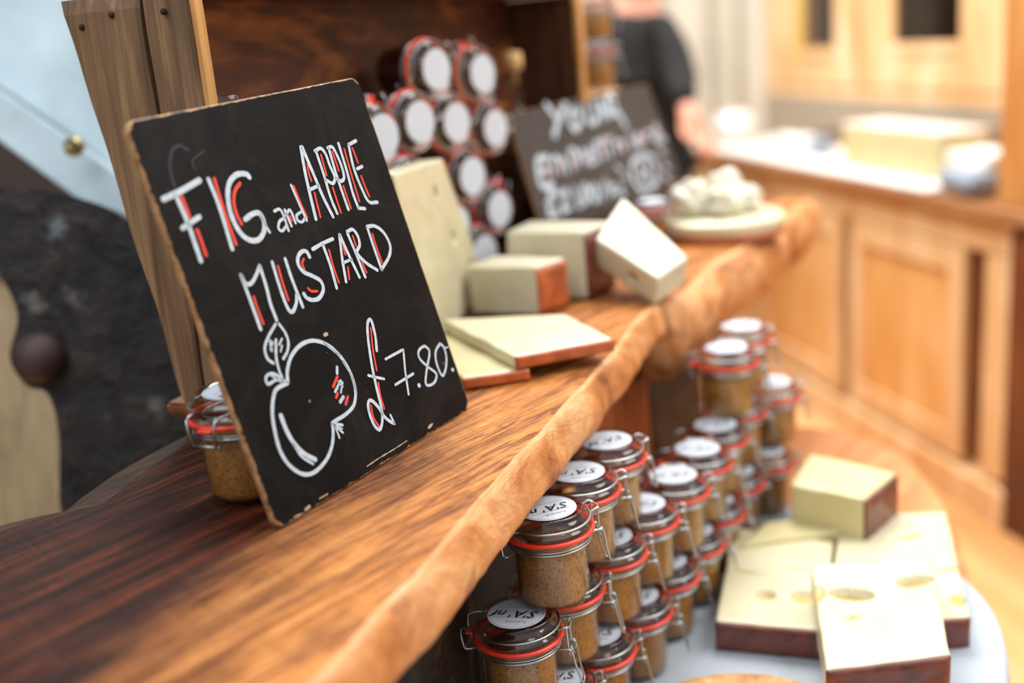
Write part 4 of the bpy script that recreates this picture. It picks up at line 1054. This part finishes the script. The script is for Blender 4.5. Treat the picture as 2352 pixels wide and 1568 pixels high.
# ------------------------------------------------------------------ cabinet at right
cp0 = Vector((.990, 3.539, 0)); cs = Vector((.2058, -.9786, 0)); cn = Vector((.9786, .2058, 0))
crot = math.atan2(cs.y, cs.x)
def cpt(x, y, off=0):
    p = onplane(x, y, cp0 + cn * off, cn) - cp0; return (p.dot(cs), p.z)
cab = empty('pine_cabinet', cp0, (0, 0, crot), 'long pine base cabinet with framed panel doors under the serving counter', 'cabinet')
ZC = CAMZ - .485
S0, S1 = -1.0, cpt(2318, 800)[0]
def cb_(name, s0, s1, y0, y1, z0, z1, mat, parent=cab, bev=.004):
    bm = bmesh.new(); bx(bm, (s0, y0, z0), (s1, y1, z1), bev); return mesh_obj(name, bm, mat, parent)
cb_('carcass', S0, S1, .025, .55, .0, ZC - .033, MAT['cab'])
cb_('plinth', S0, S1 + .02, -.02, .024, .0, .10, MAT['cab'])
cb_('top_rail', S0, S1, .0, .024, ZC - .12, ZC - .033, MAT['cab'])
ds = [cpt(1940, 700)[0], cpt(2238, 800)[0]]
def panel_door(s0, s1):
    z0, z1 = .115, ZC - .125; st = .07
    d = cb_('door', s0, s0 + st, -.002, .022, z0, z1, MAT['cab'])
    # join the other frame members into the same mesh
    bm = bmesh.new(); bm.from_mesh(d.data)
    for q in ((s1 - st, s1, z0, z1), (s0 + st, s1 - st, z0, z0 + st), (s0 + st, s1 - st, z1 - st, z1)):
        bx(bm, (q[0], -.002, q[2]), (q[1], .022, q[3]), .003)
    bm.to_mesh(d.data); bm.free()
    p_ = cb_('door_panel', s0 + st - .004, s1 - st + .004, .010, .020, z0 + st - .004, z1 - st + .004, MAT['cabpanel'], d, .003)
    return d
w_ = ds[1] - ds[0]
panel_door(ds[0] + .03, ds[1] - .05); panel_door(ds[0] - w_ + .02, ds[0] - .02); panel_door(ds[0] - 2 * w_ + .04, ds[0] - w_ + .0)
cb_('stile', ds[1] + .035, S1, -.002, .024, .115, ZC - .125, MAT['cab'])
cb_('shadow_gap', ds[1] - .05, ds[1] + .035, .0235, .026, .115, ZC - .125, MAT['cabdark'], cab, 0)
cb_('shadow_gap', ds[0] - .02, ds[0] + .03, .0235, .026, .115, ZC - .125, MAT['cabdark'], cab, 0)
ct = empty('serving_counter', cp0, (0, 0, crot), 'long wooden serving counter top along the right side', 'counter')
cb_('counter_top', S0, S1 + .12, -.03, 1.0, ZC - .032, ZC, MAT['ctop'], ct)
# dark post / next cabinet at the right edge
ep = empty('tall_cabinet', cp0, (0, 0, crot), 'tall amber-brown cabinet cut off by the right photo edge', 'cabinet')
cb_('dark_side', S1 + .005, S1 + .6, -.012, .6, 0, ZC - .05, MAT['cabdark'], ep)
# hutch above
HO = .36
hut = empty('glazed_hutch', cp0, (0, 0, crot), 'pine wall hutch with glazed doors above the serving counter', 'cabinet')
h_s1, h_z0 = cpt(2305, 245, HO); h_s0 = cpt(1762, 250, HO)[0]
hz0 = cpt(2000, 232, HO)[1]; hz1 = CAMZ + .45
def wnd(x0, y0, x1, y1):
    a = cpt(x0, y1, HO); b = cpt(x1, y1, HO); return a[0], b[0], (a[1] + b[1]) / 2
wa = wnd(1845, 60, 1918, 112); wb_ = wnd(2052, 60, 2208, 98)
mid = cpt(1975, 120, HO)[0]
cb_('bottom_rail', h_s0, h_s1, HO, HO + .02, hz0, hz0 + .04, MAT['cab'], hut)
cb_('hutch_body', h_s0, h_s1, HO + .20, HO + .24, hz0, hz1, MAT['dark'], hut)
cb_('hutch_side', h_s0, h_s0 + .03, HO + .001, HO + .2, hz0 + .001, hz1, MAT['cab'], hut)
cb_('hutch_side', h_s1 - .03, h_s1, HO + .001, HO + .2, hz0 + .001, hz1, MAT['cab'], hut)
cb_('shelf', h_s0 + .03, h_s1 - .03, HO + .03, HO + .2, hz0 + .16, hz0 + .18, MAT['cabside'], hut)
cb_('hutch_floor', h_s0 + .03, h_s1 - .03, HO + .02, HO + .2, hz0, hz0 + .02, MAT['cab'], hut)
def glazed(s0, s1, o0, o1, zb):
    z0 = hz0 + .045
    d = cb_('door', s0, o0, HO - .004, HO + .018, z0, hz1, MAT['cab'], hut)
    bm = bmesh.new(); bm.from_mesh(d.data)
    bx(bm, (o1, HO - .004, z0), (s1, HO + .018, hz1), .003)
    bx(bm, (o0, HO - .004, z0), (o1, HO + .018, zb - .035), .003)
    bx(bm, (o0, HO - .010, zb - .034), (o1, HO + .014, zb), .003)
    bm.to_mesh(d.data); bm.free()
    cb_('glass_pane', o0, o1, HO + .008, HO + .011, zb, hz1, MAT['bottleglass'], d, 0)
    return d
glazed(h_s0 + .004, mid - .008, wa[0], wa[1], wa[2]); glazed(mid + .008, h_s1 - .004, wb_[0], wb_[1], wb_[2])
cb_('yellow_strip', wa[0] - .035, wa[0] + .004, HO - .009, HO - .0045, wa[2] - .03, hz1, MAT['yellow'], hut)
hp = cpt(2300, 200, .02)[0]
cb_('post', hp, hp + .5, .02, HO + .3, ZC + .001, hz1, MAT['cabside'], ep)
# things on the counter
def con(x, y, off, z=0):     # pixel -> counter local at given height
    p = onz(x, y, ZC + z) - Vector(cp0); return p.dot(cs), p.dot(cn)
def cthing(name, x0, x1, ynear, yfar, h, mat, label, cat, grp=None, z=0, bev=.01):
    s0, s1 = con(x0, ynear, 0, z)[0], con(x1, ynear, 0, z)[0]; a, b = ynear, yfar
    pass
def cbox(name, s0, s1, n0, n1, z0, z1, mat, label, cat, grp=None, bev=.008, wob=.0):
    c = cp0 + cs * ((s0 + s1) / 2) + cn * ((n0 + n1) / 2)
    bm = bmesh.new(); bx(bm, (-(s1 - s0) / 2, -(n1 - n0) / 2, 0), ((s1 - s0) / 2, (n1 - n0) / 2, z1 - z0), bev)
    if wob:
        bmesh.ops.subdivide_edges(bm, edges=list(bm.edges), cuts=5, use_grid_fill=True)
        for v in bm.verts:
            k = noise.noise(v.co * 14 + Vector((s0 * 9, 0, 0))) * wob; v.co += v.co.normalized() * k; v.co.z = max(0, v.co.z)
    o = mesh_obj(name, bm, mat, None, bool(wob)); o.location = (c.x, c.y, z0); o.rotation_euler = (0, 0, crot); tag(o, label, cat, grp); return o
sA, sB = cpt(1925, 330, .08)[0], cpt(2150, 330, .08)[0]
cbl = empty('cheese_block', cp0 + cs * ((sA + sB) / 2) + cn * .17 + Vector((0, 0, ZC + .0135)), (0, 0, crot), 'long yellow cheese block with whitish top on the serving counter', 'cheese')
L_ = sB - sA
bm = bmesh.new(); bx(bm, (-L_ / 2, -.08, 0), (L_ / 2, .08, .115), .012); mesh_obj('paste', bm, MAT['cheeseY'], cbl)
bm = bmesh.new(); bx(bm, (-L_ / 2 + .002, -.078, .1155), (L_ / 2 - .002, .078, .128), .005); mesh_obj('rind', bm, MAT['pinkwhite'], cbl)
sC = cpt(1800, 330, 0)[0]; sD = cpt(2150, 400, 0)[0]
cbox('wrapping_paper', S0 + .08, sD - .02, -.015, .33, ZC + .0005, ZC + .012, MAT['paperwrap'], 'white wrapping paper spread along the serving counter', 'paper', None, .004, .006)
sE, sF = cpt(2150, 410, 0)[0], cpt(2232, 410, 0)[0]
cbox('folded_cloth', sE, sF, .0, .09, ZC + .0135, ZC + .062, MAT['bluegrey'], 'blue-grey folded cloth at the right end of the counter', 'cloth', None, .015, .01)
sG, sH = cpt(2165, 300, .12)[0], cpt(2290, 300, .12)[0]
cbox('paper_parcel', sG, sH, .11, .26, ZC + .0135, ZC + .09, MAT['paperwrap'], 'crumpled pale parcel behind the blue-grey cloth', 'parcel', None, .02, .03)
sI = cpt(1880, 280, .15)[0]
cbox('small_box', sI - .03, sI + .035, .13, .19, ZC + .0135, ZC + .075, MAT['bluegrey'], 'small blue-grey box left of the long cheese block', 'box', None, .01)
sI = cpt(1815, 290, .15)[0]
cbox('paper_bag', sI - .09, sI + .06, .12, .22, ZC + .0135, ZC + .07, MAT['paperwrap'], 'small white paper bag on the counter, left of the blue-grey box', 'bag', None, .02, .02)
pm = cp0 + cs * cpt(1650, 330, .05)[0] + cn * .12
pl_ = empty('white_bowl', (pm.x, pm.y, ZC + .0135), (0, 0, 0), 'rounded white bowl on the counter beside the person', 'bowl')
bm = bmesh.new(); lathe(bm, [(0, 0), (.04, 0), (.045, .006), (.075, .05), (.088, .09), (.084, .09), (.07, .05), (.03, .012), (0, .012)], 48); mesh_obj('bowl_body', bm, MAT['white'], pl_, True)
bm = bmesh.new(); lathe(bm, [(0, .135), (.03, .132), (.065, .112), (.082, .091), (0, .085)], 40); mesh_obj('cream', bm, MAT['white'], pl_, True)

# ------------------------------------------------------------------ person
pc = Vector((.36, 3.62, 0))
def skin_mesh(name, joints, edges, mat, parent, root=0, sub=2):
    me = bpy.data.meshes.new(name); me.from_pydata([j[:3] for j in joints], edges, [])
    o = bpy.data.objects.new(name, me); COL.objects.link(o)
    o.modifiers.new('skin', 'SKIN'); 
    for i, j in enumerate(joints):
        r = j[3] if isinstance(j[3], tuple) else (j[3], j[3]); me.skin_vertices[0].data[i].radius = r
        me.skin_vertices[0].data[i].use_root = (i == root)
    s = o.modifiers.new('sub', 'SUBSURF'); s.levels = sub; s.render_levels = sub
    dg = bpy.context.evaluated_depsgraph_get(); m2 = bpy.data.meshes.new_from_object(o.evaluated_get(dg))
    bpy.data.objects.remove(o); m2.name = name; m2.materials.clear(); m2.materials.append(mat)
    for p_ in m2.polygons: p_.use_smooth = True
    o = bpy.data.objects.new(name, m2); COL.objects.link(o); o.parent = parent; return o
per = empty('person', pc, (0, 0, 0), 'person in a black long-sleeved top behind the counter, hand lowered to it', 'person')
# target points (world) from the photograph
hand = at(1592, 300, 3.45) - pc; elbow = at(1560, 175, 3.55) - pc; shR = at(1525, 60, 3.62) - pc; neck = at(1468, 8, 3.66) - pc
shL = Vector((neck.x - .24, neck.y + .06, shR.z + .01)); elL = Vector((shL.x - .06, shL.y + .02, shL.z - .30)); haL = Vector((elL.x + .06, elL.y - .16, elL.z - .17))
hz = neck.z + .0
jn = [(neck.x - .02, neck.y + .02, .90, (.10, .08)), (neck.x - .02, neck.y + .02, 1.10, (.10, .075)), (neck.x - .01, neck.y + .02, neck.z - .10, (.10, .07)), (neck.x, neck.y, neck.z + .0, .055), (neck.x, neck.y - .01, neck.z + .07, .055), (neck.x, neck.y - .02, neck.z + .15, (.078, .09)), (neck.x, neck.y - .015, neck.z + .23, (.072, .088)),
 (shR.x, shR.y, shR.z - .02, .036), (elbow.x, elbow.y, elbow.z, .032), (hand.x - .01, hand.y + .01, hand.z + .05, .028), (hand.x, hand.y, hand.z, (.040, .022)),
 (shL.x, shL.y, shL.z - .02, .036), (elL.x, elL.y, elL.z, .032), (haL.x, haL.y, haL.z, .028), (haL.x + .01, haL.y - .04, haL.z - .04, (.035, .02)),
 (neck.x + .07, neck.y + .02, .80, .06), (neck.x + .09, neck.y, .46, .045), (neck.x + .09, neck.y + .02, .08, .042), (neck.x + .09, neck.y - .10, .035, .034),
 (neck.x - .11, neck.y + .02, .80, .06), (neck.x - .13, neck.y, .46, .045), (neck.x - .13, neck.y + .02, .08, .042), (neck.x - .13, neck.y - .10, .035, .034)]
jn += [(neck.x, neck.y - .118, neck.z + .145, .014), (neck.x - .088, neck.y - .01, neck.z + .16, .016), (neck.x + .088, neck.y - .01, neck.z + .16, .016)]
ed = [(5, 23), (5, 24), (5, 25), (0, 1), (1, 2), (2, 3), (3, 4), (4, 5), (5, 6), (2, 7), (7, 8), (8, 9), (9, 10), (2, 11), (11, 12), (12, 13), (13, 14), (0, 15), (15, 16), (16, 17), (17, 18), (0, 19), (19, 20), (20, 21), (21, 22)]
# fingers
def fingers(base, d, side, jn, ed, idx):
    d = d.normalized(); side = side.normalized()
    for k, (o_, l) in enumerate([(-.027, .068), (-.009, .078), (.009, .074), (.026, .058)]):
        a = base + side * o_ + d * .02; b = a + d * l * .55 + Vector((0, 0, -.006)); c = b + d * l * .45 + Vector((0, 0, -.022))
        i0 = len(jn); jn += [(a.x, a.y, a.z, .0095), (b.x, b.y, b.z, .0085), (c.x, c.y, c.z, .007)]; ed += [(idx, i0), (i0, i0 + 1), (i0 + 1, i0 + 2)]
    a = base + side * -.036 - d * .01; b = a - side * .02 + d * .03; c = b + d * .028
    i0 = len(jn); jn += [(a.x, a.y, a.z, .011), (b.x, b.y, b.z, .010), (c.x, c.y, c.z, .008)]; ed += [(idx, i0), (i0, i0 + 1), (i0 + 1, i0 + 2)]
fingers(hand, Vector((.5, -.6, -.45)), Vector((.75, .6, 0)), jn, ed, 10)
fingers(Vector(jn[14][:3]), Vector((.3, -.9, -.3)), Vector((.9, .3, 0)), jn, ed, 14)
skin_mesh('body', jn, ed, MAT['skin'], per)
for sx_ in (-.03, .03):
    bm = bmesh.new(); bmesh.ops.create_uvsphere(bm, u_segments=12, v_segments=8, radius=.012, matrix=Matrix.Translation((neck.x + sx_, neck.y - .088, neck.z + .185))); mesh_obj('eye', bm, MAT['dark'], per, True)
bm = bmesh.new(); tube(bm, smooth_path([(neck.x - .024, neck.y - .090, neck.z + .112), (neck.x, neck.y - .101, neck.z + .108), (neck.x + .024, neck.y - .090, neck.z + .112)], 5), .0045, 8); mesh_obj('mouth', bm, plain('lips', 'b0604f', .5), per, True)
sw = [(neck.x - .02, neck.y + .02, .98, (.185, .145)), (neck.x - .02, neck.y + .02, 1.13, (.19, .145)), (neck.x - .01, neck.y + .02, neck.z - .10, (.20, .135)), (neck.x, neck.y + .005, neck.z - .03, .075),
 (shR.x, shR.y, shR.z, .075), (elbow.x, elbow.y, elbow.z, .060), (hand.x - .016, hand.y + .016, hand.z + .085, .040), (shL.x, shL.y, shL.z, .075), (elL.x, elL.y, elL.z, .058), (haL.x, haL.y, haL.z + .01, .040), (neck.x - .02, neck.y + .02, .84, (.19, .15))]
skin_mesh('sweater', sw, [(0, 1), (1, 2), (2, 3), (2, 4), (4, 5), (5, 6), (2, 7), (7, 8), (8, 9), (0, 10)], MAT['black'], per)
tr = [(neck.x - .02, neck.y + .02, .90, (.155, .12)), (neck.x + .07, neck.y + .02, .78, .105), (neck.x + .09, neck.y, .46, .078), (neck.x + .09, neck.y + .02, .10, .062), (neck.x - .11, neck.y + .02, .78, .105), (neck.x - .13, neck.y, .46, .078), (neck.x - .13, neck.y + .02, .10, .062)]
skin_mesh('trousers', tr, [(0, 1), (1, 2), (2, 3), (0, 4), (4, 5), (5, 6)], MAT['trouser'], per)
hr = [(neck.x, neck.y + .03, neck.z + .13, (.085, .085)), (neck.x, neck.y + .025, neck.z + .21, (.090, .095)), (neck.x, neck.y + .0, neck.z + .275, (.06, .07))]
skin_mesh('hair', hr, [(0, 1), (1, 2)], MAT['hair'], per)

# cream curtain behind
cu_a, cu_b = at(1450, 200, 5.3), at(1755, 200, 5.4)
bm = bmesh.new(); n = 120; rws = []
for j in range(12):
    r = []
    for i in range(n + 1):
        t = i / n; p = Vector((cu_a.x, cu_a.y, 0)).lerp(Vector((cu_b.x, cu_b.y, 0)), t); dd = math.sin(t * 22 + math.sin(t * 9)) * .03
        r.append(bm.verts.new((p.x, p.y + dd * (1 + .1 * j), .02 + j * .19)))
    rws.append(r)
for a, b in zip(rws, rws[1:]):
    for i in range(n): bm.faces.new((a[i], a[i + 1], b[i + 1], b[i])).smooth = True
cu_ = mesh_obj('curtain', bm, MAT['curtain']); tag(cu_, 'cream hanging curtain in soft folds between person and cabinet', 'curtain')

# ------------------------------------------------------------------ setting
def struct(name, lo, hi, mat):
    bm = bmesh.new(); bx(bm, lo, hi, 0); o = mesh_obj(name, bm, mat); tag(o, kind='structure'); return o
struct('floor', (-2.5, -1, -.05), (3.2, 6.5, 0), MAT['floor'])
struct('wall_back', (-2.5, 6.5, 0), (3.2, 6.6, 2.6), MAT['wall'])
struct('wall_left', (-1.75, .6, 0), (-1.65, 6.4, 2.6), MAT['walldark'])
struct('wall_right', (2.75, 1.9, 0), (2.85, 6.4, 1.9), MAT['wall'])

# ------------------------------------------------------------------ light
w = bpy.data.worlds.new('sky'); S.world = w; w.use_nodes = True; nt = w.node_tree
bg = nt.nodes['Background']
tcw = nt.nodes.new('ShaderNodeTexCoord'); sxw = nt.nodes.new('ShaderNodeSeparateXYZ'); nt.links.new(tcw.outputs['Generated'], sxw.inputs[0])
cw = ramp(nt, sxw.outputs[2], [(.0, (.42, .38, .34)), (.35, (.8, .85, .92)), (1, (.95, 1, 1.08))])
nt.links.new(cw, bg.inputs[0]); bg.inputs[1].default_value = 1.0
def area(name, loc, target, size, power, col, sy=None):
    l = bpy.data.lights.new(name, 'AREA'); l.energy = power; l.size = size; l.color = col
    if sy: l.shape = 'RECTANGLE'; l.size_y = sy
    o = bpy.data.objects.new(name, l); COL.objects.link(o); o.location = loc
    o.rotation_euler = (Vector(target) - Vector(loc)).to_track_quat('-Z', 'Y').to_euler(); return o
area('key_light', (1.9, .9, 3.0), (.1, 1.0, .9), 1.6, 58, (1, .97, .92))
area('left_fill_light', (-1.0, .1, 2.7), (-.5, 1.3, 1.2), 1.0, 14, (.86, .95, 1))  # unseen cool fill, added to brighten the metal panel
area('far_light', (.2, 3.2, 3.6), (1.3, 3.2, .8), 2.4, 240, (1, .97, .93))
